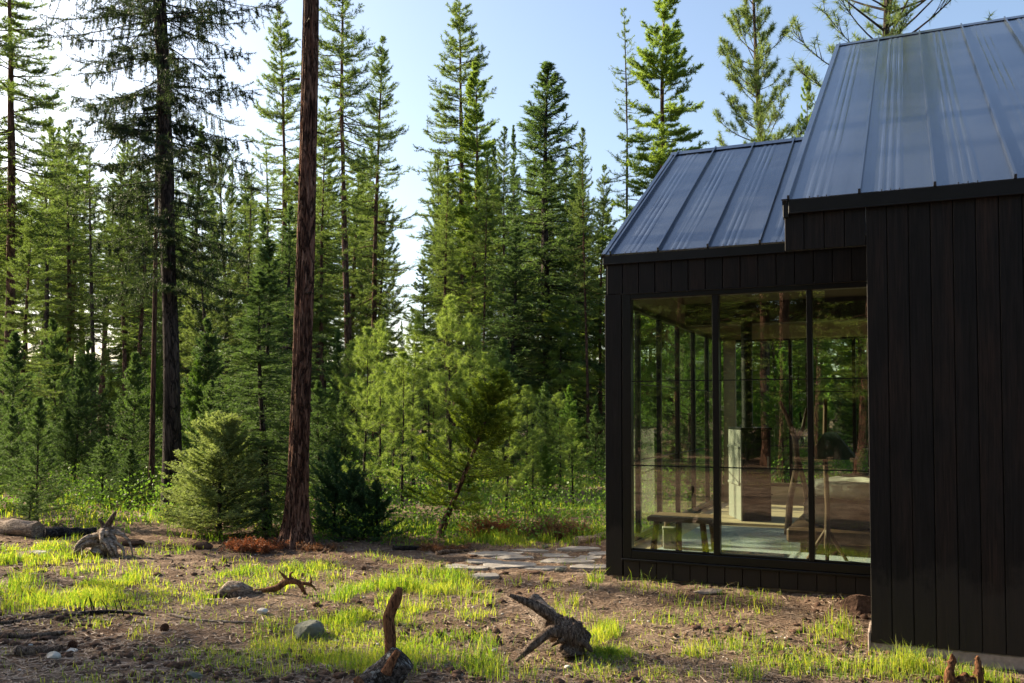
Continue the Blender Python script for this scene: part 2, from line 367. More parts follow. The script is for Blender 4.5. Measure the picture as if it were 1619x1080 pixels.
# B left return wall, gable wall above roof A
gab = [box(BW1, BW1+.03, OFF+.045, -.002, -.014, 3.05)]
V = []
for s in (BW1, BW1+.04):
    V += [[s, OFF+.05, 3.06], [s, 4.159, 6.40], [s, BACK, 5.55], [s, BACK, 3.06]]
V = np.array(V); gab += [(V, np.array([[3, 2, 1, 0], [4, 5, 6, 7], [0, 1, 5, 4], [1, 2, 6, 5], [2, 3, 7, 6], [3, 0, 4, 7]]))]
link('return_wall', mkmesh('return_wall', gab, M['boards'], False), cabin)
link('end_wall', mkmesh('end_wall', [box(BEND-.03, BEND-.004, OFF+.05, BACK, -.02, 3.1)], M['boards'], False), cabin)
# fascias
link('front_fascia', mkmesh('front_fascia', [bbox(-.012, BW1, -.022, .010, 3.050, 3.152, .003), bbox(-.012, BW1, -.030, -.0225, 3.046, 3.056, .002), box(-.012, BW1, -.004, .06, 3.062, 3.15)], M['trim'], False), cabin)
link('wing_fascia', mkmesh('wing_fascia', [bbox(BW0+.036, BEND, OFF-.028, OFF+.012, 3.045, 3.150, .003), bbox(BW0+.036, BEND, OFF-.036, OFF-.0285, 3.041, 3.051, .002),
    bbox(BW0-.004, BW0+.034, OFF-.020, OFF+.05, 3.02, 3.165, .003)], M['trim'], False), cabin)
# roofs
def roof_sheet(s0, s1, d0, z0, d1, z1, pitch, first, ribs=True, rows=14):
    prof = [(s0, 0)]
    x = first
    marks = []
    while x < s1-.03:
        marks.append(x); x += pitch
    ev = []
    for m_ in marks:
        ev += [(m_-.010, 0), (m_-.008, .036), (m_+.008, .036), (m_+.010, 0)]
        if ribs:
            for k in (.30, .42, .54):
                c = m_+pitch*k
                if c < s1-.03: ev += [(c-.026, 0), (c-.014, .0022), (c, .0034), (c+.014, .0022), (c+.026, 0)]
    prof += [e for e in ev if s0 < e[0] < s1] + [(s1, 0)]
    prof.sort(); n = len(prof)
    sl = np.array([0, d1-d0, z1-z0]); nl = np.array([0, -(z1-z0), d1-d0]); nl = nl/np.linalg.norm(nl)
    V = []
    for r in range(rows):
        q = r/(rows-1)
        for (s, h) in prof:
            wv = .0016*math.sin(s*9+q*7)+.0012*math.sin(q*23+s*5) if h == 0 else 0
            p = np.array([s, d0, z0])+sl*q+nl*(h+wv); V.append(p)
    V = np.array(V); i = np.arange(rows*n).reshape(rows, n)
    Fq = np.stack([i[:-1, :-1], i[:-1, 1:], i[1:, 1:], i[1:, :-1]], -1).reshape(-1, 4)
    # underside for thickness
    V2 = V-nl*.03; Fb = Fq[:, ::-1]
    nV = len(V)
    edge = []
    for a, b in zip(i[0, :-1], i[0, 1:]): edge.append([b, a, a+nV, b+nV])
    for a, b in zip(i[-1, :-1], i[-1, 1:]): edge.append([a, b, b+nV, a+nV])
    for a, b in zip(i[:-1, 0], i[1:, 0]): edge.append([a, b, b+nV, a+nV])
    for a, b in zip(i[:-1, -1], i[1:, -1]): edge.append([b, a, a+nV, b+nV])
    return [(np.concatenate([V, V2]), np.concatenate([Fq, Fb+nV, np.array(edge)]))], marks, sl, nl
def roof(name, s0, s1, d0, z0, d1, z1, dback, pitch, first, rake=True):
    ps, marks, sl, nl = roof_sheet(s0, s1, d0-.03, z0-.012, d1, z1, pitch, first)
    zb = z1-(dback-d1)*(z1-z0)/(d1-d0)
    ps2, _, _, _ = roof_sheet(s0, s1, dback, zb, d1+.001, z1-.001, pitch, first, rows=3)
    ps2 = [(v, f[:, ::-1]) for v, f in ps2]
    r = link(name, mkmesh(name, ps+ps2, M['roof'], False), cabin)
    c0 = tubes(np.array([[0, 0, 0], nl*.006]), np.array([.006, .004]), 6); c1 = (np.array([nl*.006+np.array([math.cos(a)*.0042, math.sin(a)*.003, math.sin(a)*.002]) for a in np.arange(6)*math.pi/3]), np.array([[0, 1, 2, 3], [0, 3, 4, 5]]))
    sm = mkmesh('screw', [c0, c1], M['screw'], False)
    for m_ in marks:
        for k in (.30, .42, .54):
            c = m_+pitch*k
            if c < min(s1, 6.5)-.02: link('screw', sm, r, np.array([c, d0-.03, z0-.012])+sl*(.022/np.linalg.norm(sl))+nl*.002)
    # rake trim
    def rk(w0, w1, up, dn):
        V = []
        for s in (w0, w1):
            for q in (0, 1):
                p = np.array([s, d0-.034, z0-.014])+sl*q; V += [p+nl*up, p-nl*dn]
        V = np.array(V); return (V, np.array([[0, 1, 3, 2], [4, 6, 7, 5], [0, 2, 6, 4], [1, 5, 7, 3], [0, 4, 5, 1], [2, 3, 7, 6]]))
    def rkb(w0, w1, up, dn):
        V = []; z_b = zb
        for s in (w0, w1):
            for (dd, zz) in ((dback, zb), (d1, z1)):
                nb = np.array([0, (z1-z0), d1-d0]); nb = nb/np.linalg.norm(nb)
                p = np.array([s, dd, zz]); V += [p+nb*up, p-nb*dn]
        V = np.array(V); return (V, np.array([[0, 2, 3, 1], [4, 5, 7, 6], [0, 4, 6, 2], [1, 3, 7, 5], [0, 1, 5, 4], [2, 6, 7, 3]]))
    link('rake_trim', mkmesh('rake_trim', [rk(s0-.012, s0+.028, .012, .0), rkb(s0-.012, s0+.028, .012, .12)], M['roof'], False), r)
    link('rake_board', mkmesh('rake_board', [rk(s0-.008, s0+.02, -.004, .15)], M['trim'], False), r)
    # ridge cap
    c = []
    V = np.array([[s, dd, zz] for s in (s0-.012, s1) for dd, zz in ((d1-.10, z1-.045), (d1, z1+.02), (d1+.10, z1-.045))])
    c.append((V, np.array([[0, 3, 4, 1], [1, 4, 5, 2]])))
    link('ridge_cap', mkmesh('ridge_cap', c, M['roof'], False), r)
    return r
roof('roof', -.012, BW1+.002, .0, 3.156, 2.871, 4.926, 5.75, .4785, .068)
roof('upper_roof', BW0, BEND+.1, OFF, 3.156, 4.159, 6.507, BACK+.05, .485, 1.954)
# footing
ft = []
x = .02
ft.append(bbox(.05, BW1+.3, .05, .3, -.35, -.012, .006))
link('footing', mkmesh('footing', ft, M['concrete'], False), cabin)
link('wing_footing', mkmesh('wing_footing', [bbox(BW1-.018, BEND, OFF+.012, OFF+.3, -.45, -.018, .008), bbox(BW1-.024, BW1-.004, OFF+.0, OFF+.35, -.45, .055, .006)], M['concrete'], False), cabin)
# big front window
fr = link('front_window', mkmesh('front_window', [
    bbox(.175, .262, -.006, .09, .172, 2.742, .004),
    bbox(.262, BW1, -.006, .09, 2.694, 2.742, .004), bbox(.262, BW1, -.006, .09, .172, .252, .004),
    bbox(.168, BW1, -.030, -.0065, .150, .171, .003), bbox(.168, BW1, -.02, -.0065, 2.7425, 2.7515, .002),
    bbox(1.053, 1.112, -.002, .085, .252, 2.694, .004), bbox(1.902, 1.951, -.002, .085, .252, 2.694, .004),
    bbox(.262, 1.053, .020, .040, .252, .270, .003), bbox(1.112, 1.902, .020, .040, .252, .270, .003), bbox(1.951, BW1, .020, .040, .252, .270, .003)], M['frame'], False), cabin)
for a, b in ((.262, 1.053), (1.112, 1.902), (1.951, 2.66)):
    g = link('pane', mkmesh('pane', [(np.array([[a, .045, .252], [b, .045, .252], [b, .045, 2.694], [a, .045, 2.694]]), np.array([[0, 1, 2, 3]]))], M['glass'], False), fr)
    for z in (1.071, 1.89): link('muntin', mkmesh('muntin', [box(a, b, .038, .052, z-.005, z+.005)], M['frame'], False), fr)
# glazed left wall and back wall
def glazing(name, along, pos, a0, a1, zb, zt, cuts, w_=.05):
    ps = []
    def bx(u0, u1, z0, z1, t0=-.03, t1=.03):
        return bbox(u0, u1, pos+t0, pos+t1, z0, z1, .003) if along == 's' else bbox(pos+t0, pos+t1, u0, u1, z0, z1, .003)
    ps += [bx(a0, a1, zb, zb+.05), bx(a0, a1, zt-.05, zt)]
    allc = [a0+w_/2]+list(cuts)+[a1-w_/2]
    for c in allc: ps.append(bx(c-w_/2, c+w_/2, zb+.05, zt-.05, -.028, .028))
    f_ = link(name, mkmesh(name, ps, M['frame'], False), cabin)
    for c0, c1 in zip(allc[:-1], allc[1:]):
        u0, u1 = c0+w_/2, c1-w_/2
        if along == 's': V = [[u0, pos, zb+.05], [u1, pos, zb+.05], [u1, pos, zt-.05], [u0, pos, zt-.05]]
        else: V = [[pos, u0, zb+.05], [pos, u1, zb+.05], [pos, u1, zt-.05], [pos, u0, zt-.05]]
        link('pane', mkmesh('pane', [(np.array(V), np.array([[0, 1, 2, 3]]))], M['glass_thin'], False), f_)
        for z in (1.071, 1.89): link('muntin', mkmesh('muntin', [bx(u0, u1, z-.006, z+.006, -.008, .008)], M['frame'], False), f_)
glazing('side_window', 'd', .06, .14, 5.5, .24, 2.72, [.95, 1.85, 2.75, 3.65, 4.55])
glazing('rear_window', 's', BACK+.02, .12, 4.4, .46, 2.72, [1.1, 2.0, 2.9, 3.7])
# interior shell
link('interior_floor', mkmesh('interior_floor', [box(.03, AEND, .10, BACK-.01, .05, .20)], M['floorwood'], False), cabin)
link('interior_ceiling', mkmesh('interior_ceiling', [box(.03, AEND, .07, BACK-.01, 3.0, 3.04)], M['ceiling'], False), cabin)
link('interior_wall', mkmesh('interior_wall', [box(.03, AEND, BACK-.04, BACK-.01, 2.70, 2.998), box(.03, AEND, BACK-.04, BACK-.01, .202, .46), box(AEND, AEND+.03, .07, BACK, .2, 3.0),
    box(.021, .05, .05, BACK-.05, 2.722, 2.998), box(.12, .30, BACK-.12, BACK-.041, .202, 2.69), box(BW1+.04, AEND, .06, .09, .05, 2.99)], M['cream'], False), cabin)
link('ceiling_beam', mkmesh('ceiling_beam', [bbox(.06, AEND-.01, 3.2, 3.5, 2.72, 2.998, .006), bbox(.06, AEND-.01, .10, .22, 2.86, 2.998, .004)], M['darkwood'], False), cabin)

# --- furniture (things of their own)
def place(o, s, d, z=.2, rz=0): o.location = house(s, d, z); o.rotation_euler = (0, 0, ANG+rz)
rg = link('rug', mkmesh('rug', [bbox(-1.9, 1.9, -1.0, 1.2, 0, .012, .003)], M['rug'], False)); place(rg, 2.3, 1.35, .201)
tag(rg, 'blue grey woven rug on the floor behind the big front window', 'rug')
hp = link('hearth_pad', mkmesh('hearth_pad', [bbox(-.75, .9, -.25, .8, 0, .03, .004)], M['floorwood'], False)); place(hp, 1.05, 3.0, .201)
tag(hp, 'pale wooden pad on the floor below the black stove', 'hearth')
st = empty('wood_stove'); st.location = (2.85, 11.16, .232)
tag(st, 'tall black wood stove with cream side panel and flue pipe', 'stove')
link('stove_body', mkmesh('stove_body', [bbox(.022, .38, 0, .62, .0, 1.13, .01), bbox(.0, .40, -.012, .64, 1.131, 1.16, .006), bbox(.012, .39, -.03, .0, .32, .34, .004)], M['iron'], False), st)
link('side_panel', mkmesh('side_panel', [bbox(.0, .0215, .0, .62, .0, 1.13, .004), bbox(-.014, -.0005, .05, .56, .46, .92, .004), bbox(-.022, -.0145, .03, .58, .90, .93, .003), bbox(-.022, -.0145, .03, .58, .44, .47, .003)], M['soapstone'], False), st)
link('flue_pipe', mkmesh('flue_pipe', [tubes([[.14, .2, 1.15], [.14, .2, 1.9], [.14, .2, 2.56]], [.07, .07, .07], 20), tubes([[.14, .2, 1.88], [.14, .2, 1.92]], [.076, .076], 20)], M['iron']), st)
dr = link('stove_door', mkmesh('stove_door', [bbox(.06, .35, -.026, -.001, .45, 1.0, .006)], M['iron'], False), st)
link('handle', mkmesh('handle', [tubes([[.33, -.045, .66], [.33, -.045, .8]], [.01, .01], 8), tubes([[.33, -.026, .66], [.33, -.045, .66]], [.008, .008], 6), tubes([[.33, -.026, .8], [.33, -.045, .8]], [.008, .008], 6)], M['soapstone']), dr)
# bed
def cushion(sx, sy, sz, n=2.6, amp=.02, seed=0, res=26):
    u = np.linspace(-math.pi, math.pi, res*2, endpoint=False); v = np.linspace(-math.pi/2, math.pi/2, res)
    U, Vv = np.meshgrid(u, v); f = lambda c: np.sign(c)*np.abs(c)**(2/n)
    x = f(np.cos(Vv))*f(np.cos(U)); y = f(np.cos(Vv))*f(np.sin(U)); z = f(np.sin(Vv))
    k = 1+amp*(fbm(x*2.5+seed+9, y*2.5+z*2+20, 3, seed)-.5)*2
    z = z*(1+amp*5*(fbm(x*3+40, y*3+30, 3, seed+3)-.5))
    P = np.stack([x*sx*k, y*sy*k, z*sz], -1).reshape(-1, 3)
    i = np.arange(res*res*2).reshape(res, res*2); j = np.roll(i, -1, 1)
    return P, np.stack([i[:-1], j[:-1], j[1:], i[1:]], -1).reshape(-1, 4)
bed = empty('bed'); place(bed, 1.72, .72, .213)
tag(bed, 'low timber bed with a dark side and rumpled grey bedding', 'bed')
link('bed_frame', mkmesh('bed_frame', [bbox(-.10, 2.2, .0, 1.9, .10, .24, .02), bbox(.02, .16, .08, .22, .0, .10, .005), bbox(.02, .16, 1.6, 1.75, .0, .10, .005), bbox(2.0, 2.15, .08, .22, .0, .10, .005)], M['logwood'], False), bed)
V, Fq = cushion(1.1, .93, .15, 6, .015, 1); link('mattress', mkmesh('mattress', [(V+[1.12, .95, .38], Fq)], M['leather']), bed)
V, Fq = cushion(.36, .24, .11, 2.6, .09, 3); link('pillow', mkmesh('pillow', [(V+[.46, .32, .62], Fq)], M['linen']), bed)
V, Fq = cushion(1.0, .85, .13, 2.6, .22, 5, 40); link('blanket', mkmesh('blanket', [(V+[1.25, 1.2, .58], Fq)], M['linen_dark']), bed)
V, Fq = cushion(.42, .25, .12, 2.6, .10, 8); link('pillow', mkmesh('pillow', [(V+[1.15, .36, .62], Fq)], M['linen']), bed)
# floor lamp
lamp = empty('floor_lamp'); place(lamp, 2.03, .32, .213)
tag(lamp, 'rustic floor lamp with dark tapered shade standing inside the right pane', 'lamp')
link('pole', mkmesh('pole', [tubes([[0, 0, .12], [.01, 0, .5], [-.01, .01, 1.0], [0, 0, 1.5]], [.028, .025, .022, .018], 10)], M['logwood']), lamp)
for k in range(3):
    a = k*2.1+.6; link('leg', mkmesh('leg', [tubes([[0, 0, .30], [math.cos(a)*.12, math.sin(a)*.12, .12], [math.cos(a)*.2, math.sin(a)*.2, .0]], [.018, .018, .016], 8)], M['logwood']), lamp)
V = []; n_ = 4
sh = []
for k in range(4):
    a = [(-1, -1), (1, -1), (1, 1), (-1, 1)][k]; b_ = [(-1, -1), (1, -1), (1, 1), (-1, 1)][(k+1) % 4]
    V = [[a[0]*.21+.06, a[1]*.16, .95], [b_[0]*.21+.06, b_[1]*.16, .95], [b_[0]*.05+.04, b_[1]*.04, 1.19], [a[0]*.05+.04, a[1]*.04, 1.19]]
    sh.append((np.array(V), np.array([[0, 1, 2, 3]])))
    Vi = [[p[0]*.985, p[1]*.985, p[2]-.002] for p in V]; sh.append((np.array(Vi), np.array([[3, 2, 1, 0]])))
link('lamp_shade', mkmesh('lamp_shade', sh, M['shade'], False), lamp)
# branch stand
bs = empty('branch_stand'); bs.location = (3.22, 10.1, .213)
tag(bs, 'forked reddish branch stand leaning behind the bed', 'coat stand')
link('branch', mkmesh('branch', [tubes([[-.12, 0, 0], [-.08, .02, .4], [.0, .0, .8], [-.02, 0, 1.08], [-.10, 0, 1.3], [-.19, .02, 1.5]], [.04, .036, .034, .034, .026, .018], 9),
    tubes([[.14, .03, 0], [.09, .0, .5], [.02, .01, .82]], [.034, .03, .026], 8), tubes([[-.01, .0, 1.05], [.06, -.02, 1.2], [.11, .0, 1.42]], [.028, .022, .015], 8)], M['logwood']), bs)
# low table and box
tb = empty('side_table'); place(tb, .68, .42, .201)
tag(tb, 'small low rustic table with log legs inside the left pane', 'table')
link('tabletop', mkmesh('tabletop', [bbox(-.32, .32, -.22, .24, .315, .36, .008)], M['tablewood'], False), tb)
for k, (a, b_) in enumerate(((-.26, -.16), (.24, -.17), (-.24, .2), (.25, .19), (-.02, -.15))):
    link('leg', mkmesh('leg', [tubes([[a*1.05, b_, 0], [a*.98, b_*1.02, .17], [a*.9, b_, .326]], [.034, .03, .03], 9)], M['logwood']), tb)
bx_ = link('storage_box', mkmesh('storage_box', [bbox(-.09, .09, -.07, .07, 0, .2, .006), bbox(-.095, .095, -.075, .075, .2, .222, .004)], M['soapstone'], False)); place(bx_, .52, .56, .201, .3)
tag(bx_, 'small cream storage box under the low rustic table', 'box')
# ------------------------------------------------------------------ conifers
def rdir(r, n):
    v = r.normal(size=(n, 3)); return nrm(v)
def blades(P, D, ln, wd, r):
    n = len(P); s = nrm(np.cross(D, rdir(r, n)))*(wd/2)
    if np.ndim(ln) == 0: ln = np.full(n, ln)
    V = np.stack([P-s, P+s, P+D*ln[:, None]+0*s], 1).reshape(-1, 3)
    return V, np.arange(3*n).reshape(-1, 3)
STY = dict(  # a0 low, a0 top, droop, up, twig tangential, twig side, twig vertical bias, needle along, needle flatten, inner start, lateral fraction
    larch=(-22, 38, .30, .34, .65, .75, .05, .25, 1.0, .12, .34),
    fir=(-18, 48, .16, .10, .75, .75, -.05, .6, .45, .10, .42),
    pine=(5, 60, .12, .30, .8, .55, .25, .35, 1.0, .45, .30),
    sapling=(8, 60, .10, .16, .8, .7, .05, .55, .5, .06, .42),
    ragged=(-12, 40, .22, .18, .5, .7, -.25, .3, 1.0, .10, .34))
def conifer(name, h, Rr, cb, nb, ntw, nn, style, seed, r0, nl, nw, leaf, bark, prof=None, sway=.01, gaps=0, tuft=1, tilt=0, notrunk=False, bt=1.0):
    r = np.random.default_rng(seed)
    lo, hi, droop, up, ta, si, vb, na, nf, inner, lf = STY[style]
    K = 22; zz = np.linspace(0, 1, K)
    ph = r.uniform(0, 6, 4)
    cx = h*sway*(np.sin(zz*3+ph[0])-np.sin(ph[0]))+h*tilt*zz; cyy = h*sway*(np.sin(zz*4+ph[1])-np.sin(ph[1]))
    TP = np.stack([cx, cyy, zz*h], -1); TR = r0*((1-zz)**.85*.96+.04)*(1+.55*np.exp(-zz*h/.35)); TP[0, 2] = -.25
    ns = 12; V, Fq = tubes(TP, TR, ns); 
    V = V+(fbm(V[:, 0]*9+5, V[:, 2]*3+V[:, 1]*9, 3, seed)-.5)[:, None]*nrm(V-np.repeat(TP, ns, 0))*r0*.5
    trunk_parts = [(V, Fq)]
    t = np.sort(r.uniform(0, 1, nb))**.92; z = cb*h+(1-cb)*h*t*.995
    if prof is None:
        pr = {'larch': (1-t)**.62*(.45+.55*sstep(0, .3, t)), 'fir': (1-t)**.80*(.6+.4*sstep(0, .12, t)), 'pine': (1-t)**.5*(.5+.5*sstep(0, .35, t)),
              'sapling': (1-t)**.85, 'ragged': (1-t)**.3*(.6+.4*sstep(0, .3, t))}[style]
    else: pr = prof(t)
    L = Rr*pr*r.uniform(.5, 1.12, nb)+.03*Rr
    if gaps: L *= np.where(r.uniform(size=nb) < gaps, r.uniform(.2, .5, nb), 1)
    az = r.uniform(0, 2*math.pi, nb) if style not in ('pine', 'sapling') else (np.floor(t*nb/5)*1.3+np.arange(nb)*2*math.pi/5+r.normal(0, .25, nb))
    a0 = np.radians(lo+(hi-lo)*t**1.2+r.normal(0, 7, nb))
    B = np.stack([np.interp(z, zz*h, cx), np.interp(z, zz*h, cyy), z], -1)
    hd = np.stack([np.cos(az), np.sin(az), 0*az], -1)
    Kb = 7; q = np.linspace(0, 1, Kb)
    side = np.stack([-np.sin(az), np.cos(az), 0*az], -1); bend = r.normal(0, .10, nb)
    def bpos(i, qq):
        Lq = L[i]*qq
        return B[i]+hd[i]*(Lq*np.cos(a0[i]))[:, None]+side[i]*(L[i]*bend[i]*qq**2)[:, None]+np.array([0, 0, 1])*(L[i]*(np.sin(a0[i])*qq-droop*qq**1.6+up*qq**3))[:, None]
    ii = np.repeat(np.arange(nb), Kb); qq = np.tile(q, nb)
    BP = bpos(ii, qq).reshape(nb, Kb, 3)
    br = np.clip(.012*L+.004, .003, .05)*bt
    if h < 7: br = br*.6
    V, Fq = tubes(BP, br[:, None]*(1-.85*q)[None], 4); limb = [(V, Fq)]
    # twigs
    i = np.repeat(np.arange(nb), ntw); f = inner+(1-inner)*r.uniform(0, 1, nb*ntw)**.8
    keep = r.uniform(size=len(i)) < np.clip(L[i]/(Rr*.55), .25, 1); i = i[keep]; f = f[keep]
    P0 = bpos(i, f); T = nrm(bpos(i, np.minimum(f+.04, 1.04))-P0)
    S = nrm(np.cross(T, np.array([0, 0, 1.])))*np.where(r.uniform(size=len(i)) < .5, -1, 1)[:, None]
    Dt = nrm(T*ta+S*(si*r.uniform(.4, 1.2, len(i)))[:, None]+np.array([0, 0, 1])*(vb+r.normal(0, .22, len(i)))[:, None]+rdir(r, len(i))*.12)
    lt = (L[i]*lf*(1.15-.75*f)*r.uniform(.45, 1.1, len(i))+nl*.6)
    if style == 'ragged':
        m_ = r.uniform(size=len(i)) < .35; Dt[m_] = nrm(Dt[m_]*.25+np.array([0, 0, -1.])); lt[m_] *= .8
    mid = P0+Dt*(lt*.5)[:, None]; end = P0+Dt*lt[:, None]+np.array([0, 0, 1])*(lt*.10*(1 if style != 'fir' else -1))[:, None]
    V, Fq = tubes(np.stack([P0, mid, end], 1), np.stack([br[i]*.35, br[i]*.25, br[i]*.12], 1), 3); limb.append((V, Fq))
    # needles on twigs
    nt = len(i); j = np.repeat(np.arange(nt), nn)
    u = r.uniform(.05 if style != 'pine' else .45, 1.0, len(j)); 
    if style == 'pine': u = u**.6
    P = np.where((u < .5)[:, None], P0[j]+(mid-P0)[j]*(u*2)[:, None], mid[j]+(end-mid)[j]*(u*2-1)[:, None])
    rd = rdir(r, len(j)); rd[:, 2] = rd[:, 2]*nf+(.15 if style in('larch', 'pine') else 0)
    D = nrm(Dt[j]*na+rd*.8)
    V1, F1 = blades(P, D, nl*r.uniform(.6, 1.2, len(j)), nw, r)
    # needles along branch outer and leader
    nb2 = max(4, nn//2)*4; j = np.repeat(np.arange(nb), nb2); u = inner+(1-inner)*r.uniform(0, 1, len(j))
    P = bpos(j, u); rd = rdir(r, len(j)); D = nrm(rd+hd[j]*.4)
    V2, F2 = blades(P, D, nl*r.uniform(.6, 1.1, len(j)), nw, r)
    nl_ = 40+nn*4; u = r.uniform(max(cb, .86), 1.0, nl_); P = np.stack([np.interp(u*h, zz*h, cx), np.interp(u*h, zz*h, cyy), u*h], -1)
    V3, F3 = blades(P, nrm(rdir(r, nl_)+[0, 0, .6]), nl*r.uniform(.7, 1.2, nl_), nw, r)
    tr = mkmesh('trunk', ([] if notrunk else trunk_parts)+limb, M[bark]); cr = mkmesh('crown', [(V1, F1), (V2, F2), (V3, F3)], M[leaf], False)
    return dict(name=name, h=h, R=Rr, trunk=tr, crown=cr)
PRO = {}
def pro(key, *a, **k): PRO[key] = conifer(*a, **k)
pro('LA', 'larch_tree', 20, 2.4, .30, 230, 17, 24, 'larch', 11, .17, .12, .021, 'larch', 'bark_larch')
pro('LB', 'larch_tree', 20, 2.7, .14, 280, 17, 22, 'larch', 12, .17, .12, .021, 'larch', 'bark_larch', gaps=.15)
pro('LC', 'larch_tree', 18, 2.5, .10, 240, 20, 56, 'larch', 13, .16, .11, .023, 'larch_bright', 'bark_larch', gaps=.08)
pro('LD', 'larch_tree', 19, 2.1, .25, 150, 12, 13, 'larch', 14, .13, .11, .02, 'larch', 'bark_grey', gaps=.3)
pro('LE', 'larch_tree', 20, 2.5, .42, 190, 16, 22, 'larch', 15, .17, .12, .021, 'larch', 'bark_red', gaps=.2)
widefir = lambda t: (1-t)**.92*(.75+.25*sstep(0, .1, t))
pro('FA', 'fir_tree', 16, 3.0, .10, 420, 20, 24, 'fir', 21, .2, .10, .021, 'fir', 'bark_grey', prof=widefir)
pro('FB', 'fir_tree', 15, 2.7, .22, 300, 18, 22, 'fir', 22, .2, .11, .022, 'fir', 'bark_dark', gaps=.2)
pro('PA', 'pine_tree', 20, 2.6, .45, 120, 14, 40, 'pine', 31, .2, .18, .017, 'pine', 'bark_red', gaps=.2, sway=.015)
pro('PB', 'pine_tree', 17, 2.6, .28, 150, 15, 40, 'pine', 32, .2, .18, .017, 'pine', 'bark_grey', gaps=.15, sway=.015)
pro('SA', 'fir_sapling', 3, .95, .02, 140, 16, 26, 'sapling', 41, .035, .05, .010, 'fir', 'bark_grey')
pro('SB', 'fir_sapling', 2.6, 1.0, .02, 130, 17, 26, 'sapling', 42, .035, .05, .010, 'fir', 'bark_grey', gaps=.15)
pro('SP', 'fir_sapling', 2.6, .9, .02, 130, 17, 26, 'sapling', 43, .03, .05, .010, 'under', 'bark_grey', gaps=.1)
pro('YA', 'young_pine', 4.5, .85, .12, 80, 9, 36, 'pine', 51, .035, .10, .0065, 'young_pine', 'bark_dark', gaps=.1)
pro('YB', 'young_pine', 4.2, .75, .25, 65, 9, 36, 'pine', 52, .03, .10, .0065, 'young_pine', 'bark_dark', gaps=.2, sway=.02)
def crownprof(t): return (1-t)**.75*(.75+.25*sstep(0, .1, t))
pro('HF', 'fir_tree', 6, 1.3, .05, 260, 22, 30, 'fir', 61, .07, .055, .009, 'fir', 'bark_dark', prof=crownprof, gaps=.22)
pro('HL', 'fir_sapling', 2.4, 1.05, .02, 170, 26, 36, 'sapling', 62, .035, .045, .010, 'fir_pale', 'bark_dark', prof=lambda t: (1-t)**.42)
pro('JB', 'juniper_bush', 1.2, .8, .01, 90, 20, 34, 'sapling', 63, .03, .045, .011, 'dark_bush', 'bark_dark', prof=lambda t: (1-t)**.35, gaps=.4)
pro('CD', 'cedar_sapling', 2.3, .88, .16, 120, 22, 36, 'sapling', 64, .035, .045, .011, 'cedar', 'bark_red', prof=lambda t: (1-t)**.75*(.6+.4*sstep(0, .2, t)), tilt=.13, gaps=.35)
pro('RG', 'fir_tree', 17, 2.1, .19, 520, 24, 46, 'ragged', 71, .16, .06, .011, 'ragged', 'bark_dark', gaps=.3, sway=.006, bt=.5)
pro('FC', 'fir_tree', 12, 2.2, .08, 400, 20, 24, 'fir', 73, .17, .09, .019, 'fir', 'bark_dark', prof=lambda t: (1-t)**.62*(.8+.2*sstep(0, .1, t)), gaps=.2)
pro('UP', 'pine_tree', 15, 2.9, .36, 120, 11, 34, 'pine', 72, .2, .17, .012, 'pine', 'bark_dark', gaps=.35, sway=.02)
# big red barked pine : trunk modelled with plates
def bark_trunk(h, r0, seed, flare=.6, res=(260, 96), zmax=9):
    zz = np.concatenate([np.linspace(-.3, zmax, res[0]), np.linspace(zmax, h, 20)[1:]]); a = np.linspace(0, 2*math.pi, res[1], endpoint=False)
    Z, A = np.meshgrid(zz, a, indexing='ij')
    rad = r0*np.clip(1-Z/h*.88, .04, 1)*(1+flare*np.exp(-np.clip(Z, 0, None)/.28))
    bx_ = np.cos(A)*3+20; by_ = np.sin(A)*3+20
    pl = fbm(bx_*1.6+vnoise(Z*2, A)*.4, by_*1.6+Z*1.3, 3, seed); cr = np.abs(pl-.5)*2
    rad = rad+np.clip(cr*3.2, 0, 1)*.024-.012+(fbm(bx_*5, by_*5+Z*9, 2, seed+3)-.5)*.012
    rad = rad+np.exp(-np.clip(Z, 0, None)/.18)*r0*.35*np.sin(A*5+seed)
    cx = .012*Z*0+.06*np.sin(Z*.35); V = np.stack([np.cos(A)*rad+cx, np.sin(A)*rad+.04*np.sin(Z*.5), Z], -1).reshape(-1, 3)
    i = np.arange(len(zz)*res[1]).reshape(len(zz), res[1]); j = np.roll(i, -1, 1)
    return V, np.stack([i[:-1], j[:-1], j[1:], i[1:]], -1).reshape(-1, 4)
def bigpine():
    c = conifer('pine_tree', 24, 2.6, .48, 100, 12, 22, 'pine', 81, .05, .2, .024, 'pine', 'bark_red', notrunk=True, sway=0)
    V, Fq = bark_trunk(24, .117, 4, flare=.95)
    limbs = c['trunk']; limbs.materials.clear(); limbs.materials.append(M['bark_grey'])
    return dict(name='pine_tree', h=24, R=2.6, trunk=mkmesh('trunk', [(V, Fq)], M['bark_red']), crown=c['crown'], limbs=limbs)
PRO['BP'] = bigpine()
